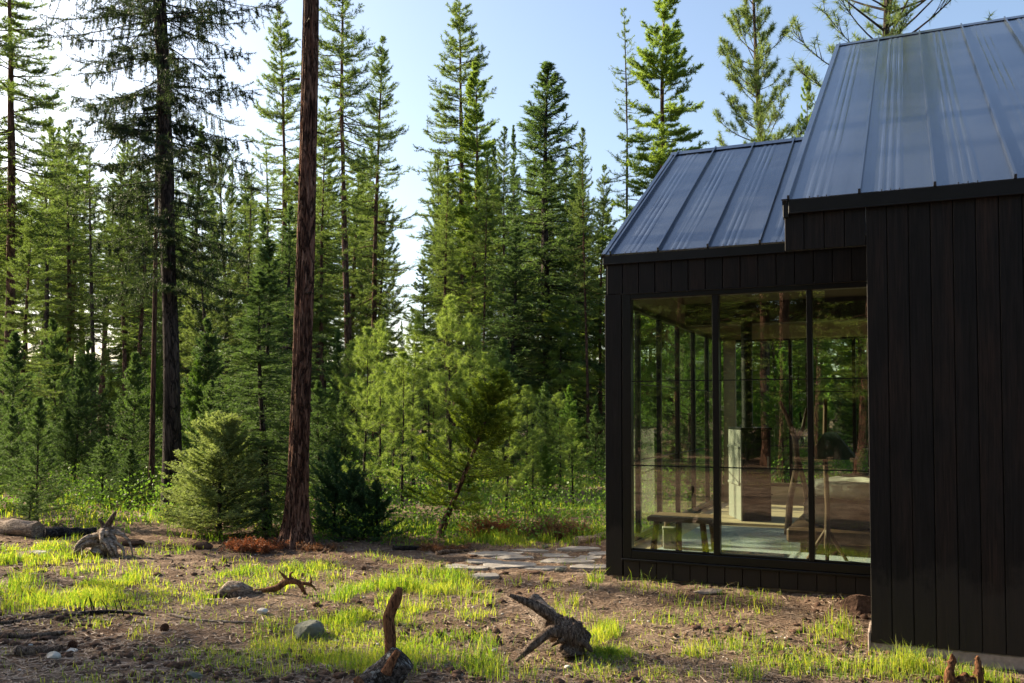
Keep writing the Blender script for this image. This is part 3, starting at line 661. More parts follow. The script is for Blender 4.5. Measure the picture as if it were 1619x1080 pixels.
def plant(key, x, y, h, rad, label, cat='tree', group=None, rz=None, lean=(0, 0), z=None, trunk_scale=None, name=None):
    p = PRO[key]; e = empty(name or p['name'], (x, y, float(gz(x, y)) if z is None else z), (0, 0, 0)); e.rotation_mode = 'ZXY'; e.rotation_euler = (lean[0], lean[1], random.uniform(0, 6.28) if rz is None else rz)
    s = h/p['h']; rs = rad/p['R'] if rad else s; e.scale = (rs, rs, s)
    link('trunk', p['trunk'], e); link('crown', p['crown'], e)
    if 'limbs' in p:
        link('limb', p['limbs'], e)
        for k in range(9):
            a = k*2.4+.5; z0 = 1.6+k*.62; c = np.array([math.cos(a), math.sin(a), 0]); l = .05+.09*((k*7) % 4)/3
            link('branch_stub', mkmesh('branch_stub', [tubes([c*.09+[0, 0, z0], c*(.12+l*.5)+[0, 0, z0+.01], c*(.12+l)+[0, 0, z0-.01]], [.016, .011, .004], 6)], M['bark_dark']), e)
    tag(e, label, cat, group); return e
def px(key, x, Z, top, rpx, label, **k):
    X = (x-809.5)/F*Z; h = H+(650-top)/F*Z
    return plant(key, X, Z, h, rpx/F*Z if rpx else None, label, **k)

# --- trees one can tell apart (photo pixel of trunk, distance, top, crown half width)
px('BP', 469, 10.83, -2500, 330, 'big pine trunk with flared base and plated reddish bark, nearest the viewer', rz=.4, lean=(0, R(.75)))
px('RG', 277, 14.4, -1050, 195, 'dark ragged fir with leaning grey trunk and hanging drooping boughs', rz=2.0, lean=(0, R(-3.0)))
px('LE', 241, 16.2, -900, 60, 'slim reddish trunk standing just behind the leaning dark fir', rz=1.0, lean=(0, R(.6)))
px('LA', 10, 25, -250, 120, 'tall larch at the left edge of the view with a long dark trunk')
px('LD', 68, 32, 205, 85, 'thin straight larch between the edge larch and the sparse bare one')
px('LD', 150, 32, 225, 78, 'sparse pale larch with short bare whorled twigs left of the leaning dark fir')
px('FA', 300, 30, 190, 105, 'dense green fir seen behind the ragged dark fir')
px('LB', 437, 36, -6, 102, 'pointed open larch left of the big red trunk, with upturned boughs')
px('FB', 395, 38, 560-200, 60, 'short dark fir under the pointed open larch')
px('LE', 553, 33, -120, 98, 'tall larch with a bare reddish trunk right of the big red pine')
px('LB', 594, 38, 62, 84, 'pointed larch with grey trunk beside the bare reddish one')
px('LA', 722, 38, -14, 98, 'tallest pointed larch in the middle of the sky gap')
px('LC', 738, 33, 108, 84, 'yellow green larch in front of the tallest pointed one')
px('FC', 873, 26, 100, 132, 'broad dark cone shaped fir left of the cabin roof')
px('FA', 812, 42, 196, 48, 'small dark fir top left of the broad cone shaped fir')
px('LD', 980, 30, 8, 64, 'thin dark larch with tiered twigs above the cabin corner')
px('LC', 1068, 24, -70, 128, 'bright yellow green larch with thick stubby boughs above the low roof')
px('PB', 1204, 26, -110, 108, 'open tufted pine behind the low roof')
px('LC', 1286, 34, 108, 42, 'small bright larch top between the tufted pine and the upper roof')
px('UP', 1392, 18, -360, 225, 'crooked limbed pine rising behind the upper roof ridge', rz=.5)
px('LC', 672, 40, 418, 52, 'short pale larch in the low sky gap')
px('FA', 636, 48, 505, 20, 'tiny dark spire shaped fir in the low sky gap')
px('LE', 765, 30, 250, 42, 'slim bare trunk right of the sky gap')
px('LE', 795, 31, 210, 46, 'slim slightly leaning trunk left of the broad dark fir', lean=(0, R(1.2)))
px('LE', 930, 24, 200, 44, 'straight slim trunk near the left cabin wall')
px('LA', 952, 26, 260, 46, 'slim trunk touching the left cabin wall in the view')
px('LD', 390, 30, 250, 50, 'thin larch with sparse twigs between ragged fir and pointed larch')
px('FA', 432, 13.6, 395, 120, 'dark fir crowding the left side of the big red trunk', rz=.3) if False else None
plant('HF', (410-809.5)/F*14, 14, 4.3, 1.15, 'dark young fir half hidden behind the pale sunlit bushy fir', rz=4)
plant('HF', (424-809.5)/F*12.1, 12.1, 3.5, 1.05, 'dark dense young fir crowding the left side of the big red trunk', rz=1.1)
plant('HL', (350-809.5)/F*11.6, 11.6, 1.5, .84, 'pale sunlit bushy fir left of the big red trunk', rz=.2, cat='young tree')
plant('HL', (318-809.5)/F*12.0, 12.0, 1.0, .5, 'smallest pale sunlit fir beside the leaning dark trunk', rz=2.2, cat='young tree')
plant('JB', (530-809.5)/F*11.7, 11.7, .98, .42, 'dark dense bush right against the big red trunk', cat='bush')
plant('JB', (562-809.5)/F*11.4, 11.4, .78, .45, 'middle one of the dark bushes right of the big red trunk', cat='bush')
plant('JB', (596-809.5)/F*11.3, 11.3, .62, .40, 'low dark bush at the right end of the dark thicket', cat='bush')
plant('CD', (694-809.5)/F*11.6, 11.6, 2.25, 1.0, 'leaning cedar sapling with red stem in front of the sunny thicket', cat='young tree', rz=0, lean=(0, R(12)))
# saplings (x, Z, top, rpx, key, label)
sap = [
 (62, 13.2, 625, 62, 'SA', 'fir sapling with a spiky leader behind the grey log at the left edge'),
 (50, 12.3, 765, 42, 'SB', 'small round fir sapling directly above the grey log'),
 (165, 15.5, 690, 58, 'SB', 'fir sapling behind the root stump'),
 (205, 15, 705, 50, 'SA', 'fir sapling just left of the slim reddish trunk'),
 (120, 20, 600, 60, 'SA', 'dark fir sapling deep in shade behind the spiky leader sapling'),
 (140, 24, 540, 70, 'SB', 'broad dark young fir in the shade left of the leaning fir'),
 (20, 17, 640, 50, 'SB', 'young fir at the left edge of the view'),
 (-30, 15, 600, 80, 'SA', 'young fir partly cut by the left edge of the view'),
 (310, 19, 560, 48, 'SP', 'bright green young fir just right of the leaning dark trunk'),
 (345, 22, 600, 52, 'SA', 'young fir in shade behind the pale sunlit firs'),
 (215, 24, 575, 60, 'SA', 'young fir between the sparse larch and the reddish trunk'),
 (95, 28, 560, 60, 'SB', 'dim young fir among far trunks at the left'),
 (505, 17, 600, 60, 'SA', 'dark young fir peeking out right of the big red trunk'),
 (530, 20, 520, 62, 'SB', 'taller dark young fir behind the big red trunk'),
 (900, 20, 610, 50, 'SP', 'light green young fir near the cabin corner'),
 (860, 16, 700, 40, 'SP', 'small light green fir above the rusty brush'),
 (940, 22, 640, 40, 'SA', 'young fir beside the cabin corner boards')]
for x, Z, top, rp, k, lb in sap: px(k, x, Z, top, rp, lb, cat='young tree', group='young firs at the forest edge')
yp = [
 (573, 14.5, 520, 60, 'YA', 'young pine with a dark straight stem right of the dark bush'),
 (602, 16, 510, 58, 'YB', 'young pine next to the dark straight stemmed one'),
 (636, 15, 560, 55, 'YA', 'young pine in the left part of the sunny pine thicket'),
 (655, 18, 500, 60, 'YB', 'young pine with open crown in the sunny pine thicket'),
 (712, 15.5, 470, 64, 'YA', 'tallest young pine in the middle of the sunny thicket'),
 (742, 18, 505, 55, 'YB', 'slender young pine behind the leaning cedar sapling'),
 (800, 14, 600, 46, 'YA', 'young pine right of the leaning cedar sapling'),
 (785, 18, 560, 50, 'YB', 'thin young pine above the leaning cedar sapling'),
 (832, 16, 610, 46, 'YA', 'soft needled young pine left of the rusty brush'),
 (842, 14.5, 690, 34, 'YA', 'small young pine inside the rusty brush'),
 (885, 18, 625, 48, 'YB', 'blue green young pine left of the cabin corner'),
 (905, 16, 660, 40, 'YA', 'bushy young pine closest to the cabin corner'),
 (550, 19, 545, 50, 'YB', 'young pine half hidden behind the dark bush'),
 (680, 22, 540, 55, 'YA', 'farther young pine in the sunny thicket'),
 (620, 21, 575, 50, 'YB', 'farther young pine at the left of the sunny thicket'),
 (760, 23, 560, 50, 'YA', 'farther young pine at the right of the sunny thicket')]
for x, Z, top, rp, k, lb in yp: px(k, x, Z, top, rp, lb, cat='young pine', group='young pines in the sunny thicket')

for x, Z, top, rp, k, lb in [(105, 36, 195, 66, 'LA', 'tall larch between the thin straight one and the sparse bare one'), (205, 34, 205, 66, 'LB', 'green larch showing through the gap left of the dark fir trunk'),
    (352, 36, 225, 66, 'PB', 'round tufted pine right of the ragged dark fir'), (512, 30, 150, 62, 'LA', 'larch half hidden behind the big red trunk'), 
    (712, 30, 330, 56, 'LB', 'low boughed larch on the right side of the sky gap'), (775, 36, 230, 56, 'FA', 'fir between the yellow green larch and the broad dark fir'), (925, 30, 260, 60, 'LB', 'full larch close beside the cabin gable'),
    (35, 22, 330, 70, 'LB', 'leafy green larch low at the left edge'), (330, 26, 420, 80, 'PB', 'low dark pine behind the pale sunlit fir')]:
    px(k, x, Z, top, rp, lb)
px('FA', 420, 19, 330, 62, 'tall narrow dark fir rising left of the big red trunk')
# keep open corridors towards the sun where the photograph shows sunlit ground
LIT = [(*Gv(x, y)[:2], z) for x, y, z in ((250, 828, 0), (310, 838, 0), (700, 866, 0), (1180, 960, 0), (60, 905, 0), (150, 945, 0), (430, 915, 0), (600, 945, 0), (700, 930, 0), (890, 985, 0), (940, 1000, 0), (1120, 985, 0), (170, 822, 0), (860, 850, .1))]
LIT += [(-2.8, .8, 0), (-1.8, 2.4, 0), (-4, -1, 0), (-5.2, -3, 0), (-6.5, -5, 0), (-3.7, 11.7, .9), (-1.4, 15.5, 2.2), (-.6, 15.5, 2.4), (-2.6, 10.8, 1.5)]
def shades(x, y, h, rad):
    sx, sy = -SD.x, -SD.y; n = math.hypot(sx, sy); ux, uy = SD.x/n, SD.y/n; tn = SD.z/n
    for px_, py_, pz in LIT:
        dx, dy = x-px_, y-py_; t = dx*ux+dy*uy; o = abs(dx*uy-dy*ux)
        if t > .5 and o < rad*.75+.15 and pz+t*tn < h: return True
    return False
for c_, t_, rad, k in ((3.6, 14, 1.6, 'FA'), (2.9, 18, 1.7, 'FB'), (4.2, 21, 1.1, 'LB'), (3.2, 27, 1.6, 'LB'), (5.62, 24, .35, 'LB'), (7.75, 19, .55, 'LB'), (2.6, 9.5, .9, 'LA')):  # unseen trees added along sun rays to shade the foreground
    plant(k, c_*.454-t_*.891, c_*.891+t_*.454, 15, rad, 'tall unseen tree beyond the left edge of the view, added to shade the clearing', group='unseen shade trees added left of the view')
# --- the forest behind : more individual trees, between and beyond those
taken = []
def inhouse(x, y, m=1.5):
    d = np.array([x, y, 0])-C0; s = d@EX; q = d@EY; return -m-.5 < s < 11 and -3-m < q < 7.5+m
zone = [(-9999, 120, 'at the far left'), (120, 400, 'behind the leaning dark fir'), (400, 560, 'behind the big red trunk'), (560, 700, 'below the low sky gap'),
        (700, 960, 'behind the broad cone shaped fir'), (960, 99999, 'behind the cabin')]
kindtxt = {'LA': 'slender larch', 'LB': 'full boughed larch', 'LD': 'sparse larch', 'LE': 'bare trunked larch', 'FA': 'dense fir', 'FB': 'dark gappy fir', 'PB': 'tufted pine', 'LC': 'bright larch', 'SA': 'shaded fir sapling', 'SB': 'round fir sapling', 'YA': 'soft young pine', 'SP': 'light green sapling'}
cnt = 0; tries = 0
while cnt < 185 and tries < 9000:
    tries += 1
    Z = 20+62*rng.uniform()**.75; x = rng.uniform(-150, 1750); X = (x-809.5)/F*Z
    if inhouse(X, Z) or any((X-a)**2+(Z-b)**2 < 2.2 for a, b in taken): continue
    k = ['LA', 'LE', 'LD', 'LE', 'LE', 'LE', 'LA', 'FB', 'FB', 'PB'][int(rng.integers(10))] if x < 960 else ['LC', 'LE', 'LE', 'PB', 'LE', 'LD'][int(rng.integers(6))]
    hmax = 17
    # keep the skyline gaps of the photograph open
    top = 0
    if 600 < x < 690: hmax = H+(650-560)/F*Z
    elif 770 < x < 960: hmax = H+(650-250)/F*Z
    elif x > 960: hmax = H+(650-330)/F*Z
    else: hmax = H+(650-(190 if x < 200 else 235))/F*Z
    h = hmax*rng.uniform(.72, 1.05)
    if h < 3: continue
    taken.append((X, Z))
    cnt += 1; zt = [t for a, b, t in zone if a <= x < b][0]
    rad = min(2.6, h*.2)*rng.uniform(.7, 1.15)
    if shades(X, Z, h, rad) and rng.uniform() < .85: continue
    depth = 'middle row' if Z < 42 else ('second row' if Z < 62 else 'deepest')
    plant(k, X, Z, h, rad, f'{kindtxt[k]} {zt}, {depth} of the forest', group='forest trees standing behind the clearing')
cnt = 0; tries = 0
while cnt < 105 and tries < 6000:
    tries += 1
    Z = 17+30*rng.uniform(); x = rng.uniform(-150, 1700); X = (x-809.5)/F*Z
    if inhouse(X, Z, .8): continue
    if 540 < x < 830 and Z < 20: continue
    k = ['SA', 'SB', 'SB' if x < 500 else 'YA', 'SA' if x < 500 else 'YA', 'SP'][int(rng.integers(5))]; h = rng.uniform(1.6, 4.8)
    if shades(X, Z, h, h*.3): continue
    zt = [t for a, b, t in zone if a <= x < b][0]; cnt += 1
    plant(k, X, Z, h, h*.32, f'{kindtxt[k]} {zt}, in the low understorey', cat='young tree', group='understorey saplings between the trunks')
# --- trees outside the frame that shade the clearing and show in the glass and the roof
OFFT = [(-11, 11, 'LE'), (-14.5, 14, 'LA'), (-17, 9, 'FB'), (-15, 18.5, 'LB'), (-21, 15, 'LE'), (-24, 20, 'FA'), (-19, 22, 'LA'), (-27, 13, 'LB'), (-30, 24, 'LA'), (-33, 17, 'FA'),
        (-13, 5.5, 'LE'), (-22, 7, 'LA'), (-36, 28, 'LB'), (-40, 20, 'FA'), (-26, 28, 'LE'), (-45, 30, 'LA'), (-38, 34, 'LA')]
for x, y, k in OFFT:  # unseen, put along the sun's path to shade clearing and roof
    if shades(x, y, 20, 1.6): continue
    plant(k, x, y, rng.uniform(17, 22), 2.3, 'tall unseen tree beyond the left edge of the view, added to shade the clearing', group='unseen shade trees added left of the view')
BEH = [(-4.4, -3.2, 'BP'), (-6, -9, 'FB'), (-12, -9, 'LB'), (-2, -10, 'LA'), (-9, -13, 'PA'), (-15, -6, 'FA'), (-14, -1, 'LE'), (-17, -12, 'LB'), (2, -12, 'PA'), (6, -9, 'LE'), (-20, 0, 'LA'), (-5, -16, 'FA'), (0, -18, 'LB'),
       (-11, -18, 'FA'), (-18, -19, 'LA'), (-24, -8, 'FA'), (-23, -15, 'LB'), (10, -14, 'FA')]
for x, y, k in BEH:
    if shades(x, y, 18, 1.6): continue
    plant(k, x, y, 24 if k == 'BP' else rng.uniform(15, 20), 2.5, 'tall unseen tree behind the viewer, added to block sky mirrored in the cabin glass', group='trees behind the viewer')
for _ in range(36):  # unseen trees added to keep sky out of the glass reflection
    x = rng.uniform(-34, 8); y = rng.uniform(-34, -6)
    if x+y > -9 or shades(x, y, 18, 1.5): continue
    plant(['FA', 'LB', 'FB', 'LE', 'PB'][int(rng.integers(5))], x, y, rng.uniform(12, 20), 2.9, 'tall unseen tree behind the viewer, added to block sky mirrored in the cabin glass', group='trees behind the viewer')
for k_ in range(16):  # fan of unseen trees added to close sky gaps in the reflection
    a = -.57+rng.uniform(-.22, .16); t = rng.uniform(22, 42)
    plant(['FA', 'FB', 'LB'][k_ % 3], 2.2+a*t, 8.1-.86*t, rng.uniform(13, 18), 3.0, 'tall unseen tree behind the viewer, added to block sky mirrored in the cabin glass', group='trees behind the viewer')
for x, y, k in [(-8, -6.5, 'SA'), (-11, -5, 'SB'), (-5, -11, 'SP'), (-13.5, -7, 'SA'), (-9.5, -9.5, 'SP'), (-16, -3.5, 'SA'), (-3, -13, 'SB'), (-15, -10.5, 'SA')]:
    plant(k, x, y, rng.uniform(2, 4), 1.1, 'young fir behind the viewer, mirrored in the cabin glass', cat='young tree', group='young trees behind the viewer')

# far wood that reads as one mass
def far_wood():
    r = np.random.default_rng(99); parts = []; tp = []
    n = 420
    for k in range(n):
        a = r.uniform(-48, 48); Z = r.uniform(85, 170); X = math.tan(math.radians(a))*Z
        xp = 809.5+F*X/Z
        lim = 600 if 600 < xp < 700 else 560
        h = (H+(650-lim)/F*Z)*r.uniform(.7, 1.08)
        m = 420; t = r.uniform(0, 1, m)**.8; z = .08*h+.92*h*t; rad = 2.6*(1-t)**.7*r.uniform(.3, 1, m); az = r.uniform(0, 6.283, m)
        P = np.stack([X+np.cos(az)*rad*.4, Z+np.sin(az)*rad*.4, z], -1)
        D = nrm(np.stack([np.cos(az), np.sin(az), r.normal(-.15, .3, m)], -1))
        V, Fc = blades(P, D, np.maximum(rad, .4)*.8, .45, r); parts.append((V, Fc))
    tag(link('far_wood', mkmesh('far_wood', parts, M['fir'], False)), 'far wood beyond the last trunks one can tell apart', 'forest', kind='stuff')
far_wood()
def hills():
    a = np.linspace(-1.4, 1.4, 120); rr = np.array([260, 380, 520, 700.])
    A, Rr_ = np.meshgrid(a, rr, indexing='ij')
    hgt = np.array([-2, 14, 26, -5.])[None]*(0.55+.9*fbm(A*3+10, Rr_*0+4, 4, 6))
    V = np.stack([np.sin(A)*Rr_, np.cos(A)*Rr_, hgt], -1).reshape(-1, 3); i = np.arange(120*4).reshape(120, 4)
    Fq = np.stack([i[:-1, :-1], i[1:, :-1], i[1:, 1:], i[:-1, 1:]], -1).reshape(-1, 4)
    tag(link('hills', mkmesh('hills', [(V, Fq)], simple('wooded hills', (.03, .05, .03), .9, 0, .1, .05, .4))), None, None, kind='structure')
hills()

# ------------------------------------------------------------------ grass, undergrowth, litter
def edgeZ(X):
    # forest edge distance across the clearing
    return np.interp(X, [-40, -9, -6.9, -5.2, -3.6, -2.4, -1.0, .6, 1.2, 6], [12, 12.6, 12.9, 12.0, 11.1, 10.9, 10.7, 10.9, 11.2, 11.2])
def grass(name, X, Y, hgt, wid, mat, r, lean=.48, label='', cat='grass'):
    n = len(X); Z = gz(X, Y)-.01; P = np.stack([X, Y, Z], -1)
    a = r.uniform(0, 6.283, n); s = np.stack([np.cos(a), np.sin(a), 0*a], -1)*(wid/2)[:, None]
    b = r.uniform(0, 6.283, n); ld = np.stack([np.cos(b), np.sin(b), 0*b], -1)*(np.abs(r.normal(0, lean, n))*hgt)[:, None]
    up = np.array([0, 0, 1.])
    p1 = P+up*(hgt*.55)[:, None]+ld*.3; p2 = P+up*(hgt*r.uniform(.8, 1, n))[:, None]+ld
    V = np.stack([P-s, P+s, p1-s*.7, p1+s*.7, p2], 1).reshape(-1, 3); i = np.arange(n)*5
    return [(V, np.stack([i, i+1, i+3, i+2], -1)), (V, np.stack([i+2, i+3, i+4], -1))]
gr = np.random.default_rng(5)
patches = [ # cx cy rx ry blades  height
 (70, 930, 190, 42, 14000, .11), (60, 885, 95, 26, 6500, .10), (190, 945, 90, 24, 2600, .09), (20, 905, 60, 40, 2500, .1),
 (430, 918, 120, 24, 3200, .08), (370, 900, 60, 16, 900, .07), (330, 940, 90, 22, 1500, .07), (500, 905, 60, 10, 900, .08),
 (600, 955, 120, 34, 6800, .11), (680, 925, 90, 22, 3000, .10), (560, 990, 90, 30, 2600, .09), (500, 1010, 110, 34, 3000, .09), (740, 960, 50, 30, 1300, .12),
 (700, 1030, 130, 34, 3400, .09), (560, 1055, 110, 28, 2400, .09), (430, 1050, 80, 30, 1100, .08), (800, 1050, 80, 26, 1400, .09), (240, 1010, 50, 14, 500, .09), (150, 1000, 60, 12, 400, .09), (330, 1040, 60, 30, 350, .06),
 (935, 1000, 48, 26, 2100, .12), (895, 965, 30, 16, 600, .1), (850, 925, 50, 12, 400, .09), (940, 925, 16, 16, 500, .15), (1010, 930, 50, 14, 350, .1),
 (1080, 975, 60, 25, 350, .09), (1100, 945, 70, 12, 350, .1), (1180, 960, 60, 22, 420, .11), (1190, 1045, 150, 32, 2900, .09), (1060, 1055, 80, 24, 1500, .09), (1320, 1010, 55, 30, 900, .10),
 (1420, 1060, 120, 24, 1900, .10), (1560, 1068, 70, 18, 1100, .13), (1480, 1050, 60, 14, 700, .12), (950, 1060, 60, 20, 500, .07),
 (860, 1010, 30, 12, 300, .06), (790, 862, 150, 9, 5200, .12), (900, 850, 60, 10, 2600, .12), (170, 925, 60, 12, 500, .08), (640, 1000, 40, 40, 700, .09),
 (240, 870, 90, 14, 700, .07), (110, 855, 60, 6, 350, .08), (590, 888, 80, 6, 300, .06)]
X_ = []; Y_ = []; Hh = []
for cx, cyp, rx, ry, n, hh in patches:
    n = int(n*.72); hh = hh*1.15
    a = gr.uniform(0, 6.283, n); q = np.sqrt(gr.uniform(0, 1, n))*gr.uniform(.7, 1.12, n)
    x = cx+np.cos(a)*q*rx; y = cyp+np.sin(a)*q*ry; gx, gy = Gv(x, y, -.04)
    keep = vnoise(gx*5.5, gy*5.5, 21)*.55+vnoise(gx*1.7, gy*1.7, 22)*.45 > gr.uniform(.36, .66, n)
    X_.append(gx[keep]); Y_.append(gy[keep]); Hh.append((hh*(.35+1.1*vnoise(gx*4, gy*4, 23))*gr.uniform(.3, 1.35, n))[keep])
# thin scatter over the whole clearing
n = 15000; x = gr.uniform(-80, 1700, n); y = 845+gr.uniform(0, 1, n)**.8*260; gx, gy = Gv(x, y, -.04)
keep = (vnoise(gx*3, gy*3, 31) > gr.uniform(.40, .80, n))
X_.append(gx[keep]); Y_.append(gy[keep]); Hh.append((.055*gr.uniform(.35, 1.4, n))[keep])
# left, right and behind, so the mirrored ground is not bare
n = 9000; gx = gr.uniform(-14, 6, n); gy = gr.uniform(-8, 5, n); keep = vnoise(gx*.8, gy*.8, 33) > .5
X_.append(gx[keep]); Y_.append(gy[keep]); Hh.append((.10*gr.uniform(.5, 1.2, n))[keep])
GX = np.concatenate(X_); GY = np.concatenate(Y_); GH = np.concatenate(Hh)
keep = np.array([not inhouse_ for inhouse_ in ((lambda s, d: ((s > .0) & (d > -.0) & (s < 3)) | ((s > 2.45) & (d > OFF)))((np.stack([GX, GY], -1)-C0[:2])@EX[:2], (np.stack([GX, GY], -1)-C0[:2])@EY[:2]))])
GX, GY, GH = GX[keep], GY[keep], GH[keep]
dist = np.hypot(GX, GY)
tag(link('grass', mkmesh('grass', grass('grass', GX, GY, GH, np.clip(.0008*dist, .0034, .011)*gr.uniform(.7, 1.3, len(GX)), M['grass'], gr), M['grass'], False)), 'short bright green grass in patches on the bare clearing soil', 'grass', kind='stuff')
# tall meadow grass under the trees
n = 60000; gx = gr.uniform(-16, 3, n); gy = edgeZ(gx)+.1+gr.uniform(0, 1, n)**1.3*16
dn = vnoise(gx*.9, gy*.9, 41)*.6+vnoise(gx*4, gy*4, 42)*.4; keep = dn > gr.uniform(.36, .66, n)
keep &= ~((gx > -3.6) & (gx < -1.6) & (gy < 11.6)); gx, gy = gx[keep], gy[keep]
keep = ~np.array([inhouse(a, b, .1) and ((np.array([a, b, 0])-C0)@EX > 0) for a, b in zip(gx, gy)]); gx, gy = gx[keep], gy[keep]
tag(link('meadow_grass', mkmesh('meadow_grass', grass('m', gx, gy, .19*gr.uniform(.4, 1.3, len(gx))*(.5+vnoise(gx, gy, 43)), np.full(len(gx), .014), None, gr), M['grass'], False)), 'taller yellow green grass along the forest edge', 'grass', kind='stuff')
n = 2600; x = gr.uniform(-20, 1600, n); y = 860+gr.uniform(0, 1, n)*220; gx, gy = Gv(x, y, -.04); keep = vnoise(gx*2.4, gy*2.4, 51) > .5; gx, gy = gx[keep], gy[keep]
tag(link('dry_grass', mkmesh('dry_grass', grass('d', gx, gy, .07*gr.uniform(.5, 1.4, len(gx)), np.full(len(gx), .0045), None, gr, 1.1), M['dry_grass'], False)), 'straw coloured dry grass lying over the soil', 'dry grass', kind='stuff')
def leafy(name, X, Y, Z, size, r, mat, label):
    n = len(X); P = np.stack([X, Y, Z], -1); D = nrm(rdir(r, n)+[0, 0, .3]); S = nrm(np.cross(D, rdir(r, n)))
    V = np.stack([P-D*size[:, None]*.5, P+S*size[:, None]*.33, P+D*size[:, None]*.5, P-S*size[:, None]*.33], 1).reshape(-1, 3)
    tag(link(name, mkmesh(name, [(V, np.arange(4*n).reshape(-1, 4))], M[mat], False)), label, 'undergrowth', kind='stuff')
n = 240000; gx = gr.uniform(-26, 12, n); gy = edgeZ(gx)+.15+gr.uniform(0, 1, n)**1.5*26
dn = vnoise(gx*1.1, gy*1.1, 61)*.6+vnoise(gx*3.7, gy*3.7, 62)*.4; keep = (dn > .35)&(np.abs(gx) < gy*.75+3)
keep &= ~((gx < -3.3) & (gy < 14.5) & (dn < .6)); gx, gy, dn = gx[keep], gy[keep], dn[keep]
q = (np.stack([gx, gy], -1)-C0[:2]); s_, d_ = q@EX[:2], q@EY[:2]; keep = ~((s_ > -.3) & (d_ < 6)); gx, gy, dn = gx[keep], gy[keep], dn[keep]
zz = gz(gx, gy)+gr.uniform(0, 1, len(gx))**1.2*np.clip((dn-.36)*1.9, .05, .7)
leafy('undergrowth', gx, gy, zz, (.02+.0018*gy)*gr.uniform(.6, 1.4, len(gx)), gr, 'under', 'low leafy green plants covering the forest floor')
# litter : needles, chips and twigs
n = 34000; x = gr.uniform(-60, 1700, n); y = 848+gr.uniform(0, 1, n)**.9*250; gx, gy = Gv(x, y, -.04)
P = np.stack([gx, gy, gz(gx, gy)+.003], -1); a = gr.uniform(0, 6.283, n); D = np.stack([np.cos(a), np.sin(a), gr.normal(0, .12, n)], -1); S = np.stack([-np.sin(a), np.cos(a), gr.normal(0, .3, n)], -1)
ln = gr.uniform(.012, .06, n)*gr.uniform(.5, 1.3, n); wd = gr.uniform(.002, .009, n)*np.clip(gy/7, .8, 2)
V = np.stack([P-D*ln[:, None]-S*wd[:, None]*.3, P-D*ln[:, None]*.4+S*wd[:, None], P+D*ln[:, None], P+D*ln[:, None]*.2-S*wd[:, None]], 1)
V[:, :, 2] = np.maximum(V[:, :, 2], (P[:, 2]-.001)[:, None])
tag(link('litter', mkmesh('litter', [(V.reshape(-1, 3), np.arange(4*n).reshape(-1, 4))], M['litter'], False)), 'bark chips, twigs and needles strewn over the soil', 'litter', kind='stuff')
n = 900; x = gr.uniform(-60, 1650, n); y = 850+gr.uniform(0, 1, n)**.9*240; gx, gy = Gv(x, y, -.04); k_ = vnoise(gx*1.3, gy*1.3, 77) > .42; gx, gy = gx[k_], gy[k_]; n = len(gx)
a = gr.uniform(0, 6.283, n); l_ = gr.uniform(.03, .16, n); A_ = np.stack([gx, gy, gz(gx, gy)+.006], -1); D = np.stack([np.cos(a), np.sin(a), gr.normal(.04, .08, n)], -1); S = np.stack([-np.sin(a), np.cos(a), 0*a], -1)
P_ = np.stack([A_, A_+D*(l_*.5)[:, None]+S*(l_*gr.normal(0, .12, n))[:, None], A_+D*l_[:, None]], 1); P_[:, 1:, 2] = np.maximum(P_[:, 1:, 2], gz(P_[:, 1:, 0], P_[:, 1:, 1])+.004)
tag(link('twigs', mkmesh('twigs', [tubes(P_, gr.uniform(.0015, .005, n)[:, None]*np.array([1, .8, .4]), 4)], M['wood_dead'])), 'small dead twigs strewn over the clearing soil', 'twigs', kind='stuff')
def lumps(name, n, smin, smax, mat, label, cat, yr=(850, 1090), seed=3, flat=.6, mask=None):
    r = np.random.default_rng(seed); x = r.uniform(-60, 1700, n); y = yr[0]+r.uniform(0, 1, n)*(yr[1]-yr[0]); gx, gy = Gv(x, y, -.04)
    k = vnoise(gx*1.5, gy*1.5, 71+seed) > .45; gx, gy = gx[k], gy[k]; n = len(gx)
    ico = np.array([[0, 0, 1], [.894, 0, .447], [.276, .851, .447], [-.724, .526, .447], [-.724, -.526, .447], [.276, -.851, .447], [.724, .526, -.447], [-.276, .851, -.447], [-.894, 0, -.447], [-.276, -.851, -.447], [.724, -.526, -.447], [0, 0, -1]])
    fc = np.array([[0, 1, 2], [0, 2, 3], [0, 3, 4], [0, 4, 5], [0, 5, 1], [1, 6, 2], [2, 7, 3], [3, 8, 4], [4, 9, 5], [5, 10, 1], [2, 6, 7], [3, 7, 8], [4, 8, 9], [5, 9, 10], [1, 10, 6], [6, 11, 7], [7, 11, 8], [8, 11, 9], [9, 11, 10], [10, 11, 6]])
    sz = smin+(smax-smin)*r.uniform(0, 1, n)**3
    V = ico[None]*(1+r.normal(0, .2, (n, 12, 1)))*sz[:, None, None]*np.array([1, 1, flat]); V = V*r.uniform(.7, 1.4, (n, 1, 3))
    V = V+np.stack([gx, gy, gz(gx, gy)+sz*.15], -1)[:, None]
    Fq = (fc[None]+np.arange(n)[:, None, None]*12).reshape(-1, 3)
    tag(link(name, mkmesh(name, [(V.reshape(-1, 3), Fq)], M[mat], True)), label, cat, kind='stuff')
lumps('soil_crumbs', 5200, .006, .04, 'clod', 'crumbly clods of brown soil scattered over the clearing', 'soil')
lumps('gravel', 420, .005, .022, 'pale_rock', 'small pale pebbles scattered over the clearing', 'gravel', seed=8)

